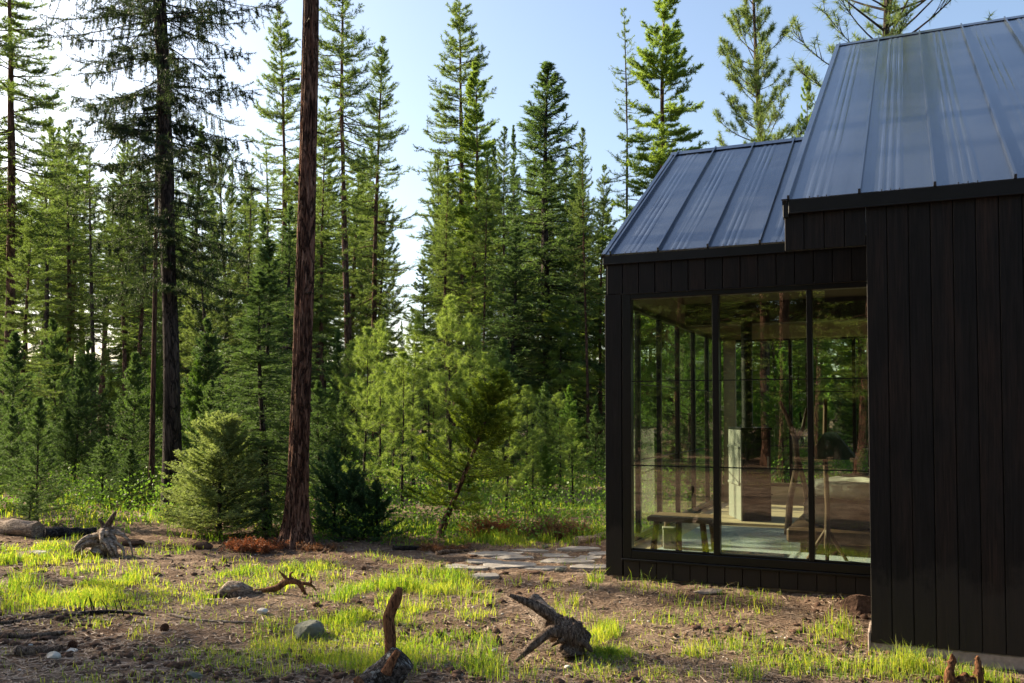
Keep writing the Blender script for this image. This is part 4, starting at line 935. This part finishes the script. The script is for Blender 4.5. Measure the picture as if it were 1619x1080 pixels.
# ------------------------------------------------------------------ flagstones, logs, sticks, rocks
def slab(name, xp, yp, wpx, hpx, seed, label):
    r = np.random.default_rng(seed); c = G(xp, yp, 0); a = G(xp-wpx/2, yp, 0); b = G(xp+wpx/2, yp, 0); t = G(xp, yp-hpx/2, 0); u = G(xp, yp+hpx/2, 0)
    rx = (b-a)[0]/2; ry = (t-u)[1]/2; n = 22; an = np.arange(n)*2*math.pi/n
    k = int(r.integers(5, 8)); ca = np.sort(r.uniform(0, 6.283, k)+0); ca = np.arange(k)*6.283/k+r.normal(0, .22, k); off = r.uniform(.82, 1.05, k)
    rad = np.min([off[i]/np.maximum(np.cos(an-ca[i]), .28) for i in range(k)], 0); rad = np.minimum(rad, 1.25)*(1+r.normal(0, .03, n))
    ox, oy = np.cos(an)*rad*rx, np.sin(an)*rad*ry; zt = .022
    V = []; 
    for sc2, z in ((1.0, -.04), (1.0, zt-.006), (.97, zt)): V += [[ox[i]*sc2, oy[i]*sc2, z+(r.normal(0, .002) if z > 0 else 0)] for i in range(n)]
    V.append([0, 0, zt+.001]); V = np.array(V); Fq = []
    for l in (0, 1): Fq += [[l*n+i, l*n+(i+1) % n, (l+1)*n+(i+1) % n, (l+1)*n+i] for i in range(n)]
    tri = [[2*n+i, 2*n+(i+1) % n, 3*n] for i in range(n)]
    o = link(name, mkmesh(name, [(V, np.array(Fq)), (V, np.array(tri))], M['stone'], False)); o.location = (c[0], c[1], float(gz(c[0], c[1])))
    o.rotation_euler = (r.normal(0, .012), r.normal(0, .012), 0)
    tag(o, label, 'flagstone', 'flagstones of the path to the cabin')
slabs = [(786, 874.5, 84, 5, 'long thin flagstone along the far left edge of the path'), (812, 879.5, 62, 4.5, 'narrow flagstone just below the long thin one'), (764, 885, 52, 5.5, 'small flagstone near the left end of the path'),
 (876, 873.5, 84, 5, 'wide flat flagstone on the far side near the cabin'), (897, 883, 84, 8, 'broad bluish flagstone in front of the cabin corner'), (930, 879, 44, 5, 'small flagstone between the broad bluish one and the cabin'), (806, 890, 92, 9, 'largest flagstone, in the middle of the path'),
 (862, 893.5, 56, 6, 'flagstone right of the largest one'), (722, 892.5, 38, 6, 'isolated flagstone at the left tip of the path'), (756, 896, 34, 5, 'small rounded flagstone near the left tip'), (766, 906, 46, 5.5, 'flagstone nearest the viewer, beside the grass tuft'),
 (934, 889, 62, 8, 'pale flagstone against the cabin corner'), (946, 871, 34, 5, 'flagstone half hidden behind the cabin corner'), (918, 866, 60, 3.5, 'far thin flagstone beside the pale fallen branch'), (838, 868.5, 56, 3, 'far narrow flagstone by the forest edge grass')]
for k, (x, y, wp, hp, lb) in enumerate(slabs): slab('flagstone', x, y, wp*1.04, hp*1.08, 300+k, lb)
def limbmesh(P, Rr, seed, ns=14, amp=.25, sub=8, freq=6, cap=True):
    P = np.asarray(P, float); Rr = np.asarray(Rr, float); K = len(P); t = np.linspace(0, K-1, (K-1)*sub+1)
    # catmull-rom
    Q = np.zeros((len(t), 3)); Rq = np.interp(t, np.arange(K), Rr)
    for n_, tt in enumerate(t):
        i = min(int(tt), K-2); f = tt-i; p0 = P[max(i-1, 0)]; p1 = P[i]; p2 = P[i+1]; p3 = P[min(i+2, K-1)]
        Q[n_] = .5*((2*p1)+(-p0+p2)*f+(2*p0-5*p1+4*p2-p3)*f*f+(-p0+3*p1-3*p2+p3)*f**3)
    V, Fq = tubes(Q, Rq, ns)
    C = np.repeat(Q, ns, 0); d = V-C; ang = np.tile(np.arange(ns), len(t)); along = np.repeat(t, ns)
    nz = fbm(np.cos(ang*6.283/ns)*2+10+seed, np.sin(ang*6.283/ns)*2+along*freq*.35, 3, seed)-.5
    V = C+d*(1+nz*2*amp)[:, None]
    parts = [(V, Fq)]
    if cap:
        nV = len(t)*ns
        for base, c, rev in ((0, Q[0], True), (nV-ns, Q[-1], False)):
            Vc = np.vstack([V[base:base+ns], c]); tr = [[i, (i+1) % ns, ns] if not rev else [(i+1) % ns, i, ns] for i in range(ns)]
            parts.append((Vc, np.array(tr)))
    return parts
def at(x, y, dz=0.0, z=0.0):
    g = G(x, y, z); return np.array([g[0], g[1], float(gz(g[0], g[1]))+dz])
# forked upright stump in front
def pxv(base, x, y):     # point in the vertical plane through base (facing the camera) seen at pixel
    r = ray(x, y); t = base[1]/r[1]; return np.array([0, 0, H])+t*r
b0 = G(612, 1085, 0)
e = empty('broken_log', (0, 0, 0)); tag(e, 'lichen spotted log end with a tall broken branch stub standing up in front', 'log')
q = [pxv(b0, *p) for p in ((560, 1110), (600, 1078), (636, 1040), (634, 1015))]
q[3] = q[2]+np.array([.02, .12, -.03])
q[0][1] -= .1
link('log', mkmesh('log', limbmesh([q[0], q[1], q[2]], [.10, .105, .085], 5, 18, .14), M['wood_lichen']), e)
q = [pxv(b0+np.array([0, .05, 0]), *p) for p in ((617, 1050), (617, 1010), (615, 975), (626, 948), (632, 929))]
link('branch_stub', mkmesh('branch_stub', limbmesh(q, [.034, .034, .033, .034, .016], 6, 12, .18), M['wood_red']), e)
q = [pxv(b0, *p) for p in ((614, 1056), (622, 1040), (633, 1022))]
link('branch_stub', mkmesh('branch_stub', limbmesh([q[0]-[0, .1, 0], q[1]-[0, .1, 0], q[2]-[0, .1, 0]], [.034, .026, .018], 7, 10, .2), M['wood_red']), e)
q = [pxv(b0, *p) for p in ((590, 1092), (578, 1078), (567, 1064))]
link('branch_stub', mkmesh('branch_stub', limbmesh([q[0]-[0, .1, 0], q[1]-[0, .1, 0], q[2]-[0, .1, 0]], [.034, .03, .02], 8, 10, .2), M['wood_red']), e)
# driftwood stump with two arms
s0 = G(905, 1028, 0); e = empty('dead_stump', (0, 0, 0)); tag(e, 'dark twisted stump with two long arms and a pale broken side, right of centre', 'stump')
def pv(x, y, dy=0): b = s0+np.array([0, dy, 0]); return pxv(b, x, y)
link('stump', mkmesh('stump', limbmesh([pv(925, 1018), pv(905, 1003), pv(885, 990, .03), pv(868, 980, .06)], [.07, .092, .075, .05], 12, 24, .42, freq=12), M['wood_dead']), e)
link('arm', mkmesh('arm', limbmesh([pv(892, 992, .03), pv(862, 968, .0), pv(838, 954, -.02), pv(805, 941, -.05)], [.045, .038, .030, .011], 13, 12, .25), M['wood_dead']), e)
link('arm', mkmesh('arm', limbmesh([pv(888, 1000, -.02), pv(868, 1000, -.08), pv(842, 1020, -.14), pv(815, 1046, -.20)], [.05, .036, .03, .010], 14, 12, .25), M['wood_dead']), e)
link('broken_side', mkmesh('broken_side', limbmesh([pv(884, 1004, .06), pv(864, 980, .16), pv(843, 950, .32)], [.07, .08, .055], 15, 18, .3, freq=10), M['wood_pale']), e)
link('root_flare', mkmesh('root_flare', limbmesh([pv(900, 1000), pv(902, 1015, -.01), pv(905, 1034, -.02)], [.06, .078, .085], 16, 22, .45, freq=10), M['wood_dead']), e)
for k, (tx, ty, r_) in enumerate(((936, 1030, .026), (872, 1022, .018), (922, 1038, .028), (893, 1038, .022))):
    a_ = pv(905, 1012, -.03); b_ = pv(tx, ty, -.06+.02*k); m_ = (a_+b_)/2+np.array([0, -.03, .03])
    link('root', mkmesh('root', limbmesh([a_, m_, b_], [r_*1.5, r_*1.1, r_*.3], 170+k, 9, .4), M['wood_dead']), e)
# root stump at left
e = empty('root_stump', at(160, 872)); tag(e, 'bleached upturned root stump with a forked spike, left of the leaning fir', 'stump')
link('root_ball', mkmesh('root_ball', limbmesh([[-.16, 0, .02], [-.06, 0, .06], [.03, .0, .06], [.12, 0, .02]], [.03, .06, .07, .02], 31, 22, .5, freq=8)+limbmesh([[-.02, 0, .04], [.02, .02, .16], [.05, .02, .27], [.07, .02, .34]], [.14, .11, .075, .05], 32, 26, .6, freq=10), M['wood_pale']), e)
link('spike', mkmesh('spike', limbmesh([[.05, 0, .28], [.08, .0, .36], [.13, 0, .45], [.16, 0, .50]], [.045, .035, .028, .012], 33, 10, .2)+limbmesh([[.03, 0, .30], [.0, .0, .38], [-.03, 0, .41], [.02, .0, .44]], [.03, .02, .014, .006], 34, 8, .2), M['wood_dead']), e)
for k in range(20):
    a = rng.uniform(-.9, 4.0); l = rng.uniform(.16, .40); b_ = np.array([rng.uniform(-.05, .08), rng.uniform(-.08, .02), rng.uniform(.14, .33)])
    link('root', mkmesh('root', limbmesh([b_, b_+[math.cos(a)*l*.4, -.06*rng.uniform(.2, 1.5), -.01], b_+[math.cos(a)*l*.8, -.1*rng.uniform(.3, 1.6), -.09], [b_[0]+math.cos(a)*l, -.16*rng.uniform(.2, 1.3), -.03]], [.034, .028, .018, .004], 50+k, 9, .55, 5), M['wood_pale']), e)
def log(name, p, q, r0, r1, mat, label, cat='log', seed=1, amp=.12, mid=None, z=.0, ns=16):
    a = at(*p); b = at(*q); pts = [a]
    n = 4
    for k in range(1, n): 
        m = a+(b-a)*k/n; m[2] = float(gz(m[0], m[1])); m = m+np.array([rng.normal(0, .012), rng.normal(0, .02), 0]); pts.append(m)
    pts.append(b); rr = np.linspace(r0, r1, n+1); pts = [pt+np.array([0, 0, rr[i]*.7+z]) for i, pt in enumerate(pts)]
    o = link(name, mkmesh(name, limbmesh(pts, rr, seed, ns, amp), M[mat])); tag(o, label, cat); return o
log('fallen_log', (-60, 836), (60, 846), .10, .112, 'wood_pale', 'thick grey weathered log end at the left edge', seed=3, amp=.3)
log('fallen_log', (70, 848), (152, 842), .085, .06, 'wood_char', 'blackened log between the grey log and the root stump', seed=4, amp=.3)
log('fallen_branch', (-30, 985), (168, 966), .018, .012, 'wood_dead', 'long dark fallen stick, upper of two at the left edge', 'branch', seed=5, ns=8)
log('fallen_branch', (-30, 1004), (108, 996), .022, .016, 'wood_dead', 'brown fallen stick, lower of two at the left edge', 'branch', seed=6, ns=8)
log('fallen_branch', (268, 968), (450, 985), .012, .008, 'wood_pale', 'thin grey stick lying left of the angular rock', 'branch', seed=7, ns=8)
log('fallen_branch', (26, 1030), (98, 1028), .035, .03, 'wood_dead', 'short thick stick beside the pale stone and the cone', 'branch', seed=8, ns=10)
log('fallen_log', (911, 858), (965, 846), .05, .05, 'wood_pale', 'pale fallen log beside the cabin corner', 'log', seed=9)
log('fallen_branch', (622, 868), (700, 862), .035, .02, 'wood_char', 'charred branch at the forest edge below the sunny thicket', 'branch', seed=10, ns=9, amp=.3)
log('fallen_branch', (690, 872), (740, 868), .03, .02, 'wood_dead', 'brown branch piece by the left end of the path', 'branch', seed=11, ns=9, amp=.3)
o = log('fallen_branch', (810, 884), (826, 872), .004, .003, 'wood_pale', 'tiny pale forked twig on the flagstone path', 'twig', seed=12, ns=5) if False else None
# low driftwood piece (flat knob + twisted root) in the sunny grass
e = empty('driftwood', at(372, 934)); tag(e, 'rounded grey knob of driftwood in the sunny grass', 'driftwood')
link('knob', mkmesh('knob', limbmesh([[-.13, 0, .04], [-.05, 0, .085], [.05, 0, .08], [.15, 0, .05]], [.03, .06, .055, .03], 61, 18, .35), M['wood_pale']), e)
link('underside', mkmesh('underside', limbmesh([[-.24, .02, .015], [-.1, -.02, .03], [.1, -.02, .03], [.22, .05, .03]], [.02, .035, .035, .02], 62, 12, .3), M['wood_dead']), e)
e = empty('twisted_root', at(455, 930)); tag(e, 'twisted brown root with short prongs in the sunny grass', 'root')
link('root', mkmesh('root', limbmesh([[-.30, 0, .03], [-.12, 0, .05], [.0, 0, .12], [.10, 0, .10], [.16, 0, .0]], [.018, .028, .03, .024, .012], 63, 10, .35), M['wood_red']), e)
link('prong', mkmesh('prong', limbmesh([[.0, 0, .12], [-.04, 0, .17], [-.08, 0, .21]], [.02, .014, .005], 64, 8, .3)+limbmesh([[.03, 0, .12], [.02, 0, .18], [.05, 0, .2]], [.018, .012, .005], 65, 8, .3)+limbmesh([[.1, 0, .1], [.2, 0, .09], [.26, 0, .03]], [.02, .014, .005], 66, 8, .3)+limbmesh([[.2, 0, .09], [.21, 0, .12], [.2, 0, .16]], [.012, .01, .004], 67, 8, .3), M['wood_red']), e)
# dark twiggy branch at left grass
ps = []; b_ = at(170, 970)
for k in range(7):
    a = rng.uniform(-.9, .9); l = rng.uniform(.08, .2); p0 = b_+[rng.uniform(-.18, .2), rng.uniform(-.05, .05), .01]
    ps += limbmesh([p0, p0+[math.sin(a)*l*.4, .02, l*.5], p0+[math.sin(a)*l+.04, .0, l*.8]], [.005, .004, .002], 80+k, 6, .2, 4)
ps += limbmesh([b_+[-.28, 0, .02], b_+[0, .03, .03], b_+[.3, -.02, .02]], [.013, .016, .01], 90, 8, .3)
tag(link('twiggy_branch', mkmesh('twiggy_branch', ps, M['wood_char'])), 'dark branch with upright bare twigs in the left grass', 'branch')
def rock(name, x, y, sx, sy, sz, mat, label, seed, cat='rock'):
    name = {'rock': name, 'bark': 'bark_piece', 'concrete chunk': 'concrete_chunk', 'clod': 'soil_clod'}.get(cat, name)
    V, Fq = cushion(sx, sy, sz, 2.0, .0, seed, 18); r = np.random.default_rng(seed)
    for k in range(9):
        d = nrm(r.normal(size=3)); lim = r.uniform(.55, .85); u = V/np.array([sx, sy, sz]); pr = u@d; ex = np.clip(pr-lim, 0, None); V = V-(ex[:, None]*d)*np.array([sx, sy, sz])
    V = V*(1+(fbm(V[:, 0]*20+30, V[:, 1]*20+V[:, 2]*17+30, 3, seed)-.5)*.12)[:, None]
    o = link(name, mkmesh(name, [(V, Fq)], M[mat], False)); o.location = at(x, y)+[0, 0, sz*.45]; tag(o, label, cat)
rock('rock', 484, 996, .135, .10, .085, 'rock', 'angular grey green rock half sunk in the grass', 4)
rock('rock', 415, 968, .055, .04, .035, 'pale_rock', 'small white stone above the thin grey stick', 5)
rock('rock', 113, 1024, .042, .035, .025, 'pale_rock', 'white stone beside the short thick stick', 6)
rock('rock', 84, 1040, .05, .04, .03, 'pale_rock', 'pale pinkish stone below the short thick stick', 7)
rock('rock', 884, 897, .05, .04, .035, 'rock', 'dark round stone on the near edge of the path', 8)
rock('rock', 842, 902, .11, .04, .02, 'clod', 'flat brown slab of bark on the near edge of the path', 9, 'bark')
rock('rock', 862, 863, .04, .03, .03, 'rock', 'small grey stone at the far edge of the path', 10)
rock('rock', 1120, 933, .16, .05, .03, 'concrete', 'flat pale chunk of concrete against the cabin footing', 11, 'concrete chunk')
rock('rock', 575, 898, .03, .03, .03, 'clod', 'dark clod on the bare soil right of the big pine', 12, 'clod')
rock('rock', 305, 1065, .06, .04, .03, 'rock', 'half buried stone at the bottom left of the clearing', 13)
rock('rock', 1040, 1036, .022, .02, .018, 'clod', 'small dark cone shaped clod below the cabin window', 14, 'clod')
rock('soil_mound', 1362, 958, .17, .10, .09, 'clod', 'brown soil mound where the tall wing meets the window wall', 15, 'mound')
rock('soil_mound', 205, 855, .2, .08, .05, 'clod', 'low dark soil mound right of the root stump', 16, 'mound')
rock('soil_mound', 322, 862, .16, .07, .06, 'clod', 'dark soil mound below the pale sunlit firs', 17, 'mound')
rock('rock', 62, 872, .10, .05, .03, 'pale_rock', 'pale flat stone in the soil below the root stump', 18)
def cone(x, y, label):
    e_ = []; 
    for k in range(60):
        t = k/60; a = k*2.4; rr = .026*math.sin(math.pi*(.12+.8*t))**.8; z = .005+.06*t
        c = np.array([math.cos(a)*rr, math.sin(a)*rr, z]); d = nrm(np.array([math.cos(a), math.sin(a), .3])); s = np.array([-math.sin(a), math.cos(a), 0])*.008
        e_.append((np.array([c-s-d*.01, c+s-d*.01, c+s*.6+d*.008, c-s*.6+d*.008, c+d*.004+[0, 0, .005]]), np.array([[0, 1, 2, 3], [0, 1, 4, 4]])[:1]))
        e_.append((np.array([c-s-d*.01, c+s-d*.01, c+d*.004+[0, 0, .006]]), np.array([[0, 1, 2]])))
    V, Fq = cushion(.02, .02, .032, 2, 0, 3, 8); e_.append((V+[0, 0, .035], Fq))
    o = link('pine_cone', mkmesh('pine_cone', e_, M['cone'], False)); o.location = at(x, y)+[0, 0, .015]; o.rotation_euler = (1.2, .3, rng.uniform(0, 6)); tag(o, label, 'pine cone')
cone(123, 1018, 'pine cone beside the white stone and short stick'); cone(256, 992, 'pine cone on bare soil left of the thin grey stick')
# rusty brush
def brush(name, x, y, w_, d_, h_, n, mat, label, seed, nl=.04):
    r = np.random.default_rng(seed); c = at(x, y); st_ = max(30, n//60); ps = []
    A = c+np.stack([r.uniform(-w_, w_, st_)*r.uniform(.2, 1, st_), r.uniform(-d_, d_, st_), r.uniform(0, .02, st_)], -1)
    a = r.uniform(0, 6.283, st_); el = r.uniform(.2, 1.2, st_); l = h_*r.uniform(.6, 1.2, st_)
    Dd = np.stack([np.cos(a)*np.cos(el), np.sin(a)*np.cos(el), np.sin(el)], -1); E_ = A+Dd*l[:, None]; Mi = (A+E_)/2+[0, 0, .02]
    Vt, Ft = tubes(np.stack([A, Mi, E_], 1), np.tile([.004, .003, .0015], (st_, 1)), 4)
    j = r.integers(0, st_, n); u = r.uniform(.1, 1, n); P = A[j]+(E_-A)[j]*u[:, None]+rdir(r, n)*.02
    V, Fc = blades(P, nrm(Dd[j]*.5+rdir(r, n)), nl*r.uniform(.6, 1.3, n), .009, r)
    e_ = link(name, mkmesh(name, [(V, Fc)], M[mat], False)); link('stems', mkmesh('stems', [(Vt, Ft)], M['wood_dead']), e_)
    tag(e_, label, 'dead brush')
brush('dead_brush', 402, 866, .42, .12, .14, 5200, 'rust', 'rusty red dead fir needles low beside the big pine base', 1, .035)
brush('dead_brush', 775, 848, .26, .15, .28, 6500, 'rust', 'orange rusty dead brush right of the leaning cedar sapling', 2)
brush('dead_brush', 868, 848, .42, .18, .26, 8000, 'brown_dead', 'brown dead brush pile left of the cabin corner', 3)
brush('dead_brush', 910, 842, .22, .15, .16, 3000, 'brown_dead', 'small brown dead brush nearest the cabin corner', 4)
brush('dead_brush', 700, 866, .4, .1, .08, 2500, 'brown_dead', 'low brown needle heap under the leaning cedar sapling', 5)
brush('dead_brush', 500, 868, .35, .1, .06, 1500, 'brown_dead', 'thin brown needle heap right of the big pine base', 6)
# small rotten stump bottom right by the wing
e = empty('rotten_stump', G(1530, 1092, -.1)); tag(e, 'jagged reddish rotten stump beside the wing footing', 'stump')
ps = []
for k, (dx, hh, r_) in enumerate(((-.10, .22, .035), (.07, .21, .03), (-.02, .10, .05), (.04, .08, .05), (-.06, .07, .05), (.12, .05, .04))):
    ps += limbmesh([[dx, .0, -.05], [dx*1.02, .0, hh*.5], [dx*.9+.005, .01, hh*.85], [dx*.95, .0, hh]], [r_*1.1, r_*.9, r_*.5, r_*.12], 120+k, 11, .6, freq=9)
    for q_ in range(3): h2 = hh*rng.uniform(.4, .95); x2 = dx+rng.uniform(-.03, .03); ps += limbmesh([[x2, -.02, -.02], [x2, -.02, h2*.6], [x2+rng.uniform(-.01, .01), -.015, h2]], [r_*.5, r_*.35, .003], 140+k*4+q_, 7, .5)
link('stump', mkmesh('stump', ps, M['wood_red']), e)
# grass tuft dark clump near dead stump
n = 900; a = gr.uniform(0, 6.283, n); q = gr.uniform(0, .16, n); c = G(962, 1026, 0); gx = c[0]+np.cos(a)*q*1.2; gy = c[1]+np.sin(a)*q
tag(link('grass_tuft', mkmesh('grass_tuft', grass('t', gx, gy, .06*gr.uniform(.5, 1.2, n), np.full(n, .005), None, gr, 1.2), M['grass'], False)), 'dense dark green grass tuft against the twisted stump', 'grass tuft')
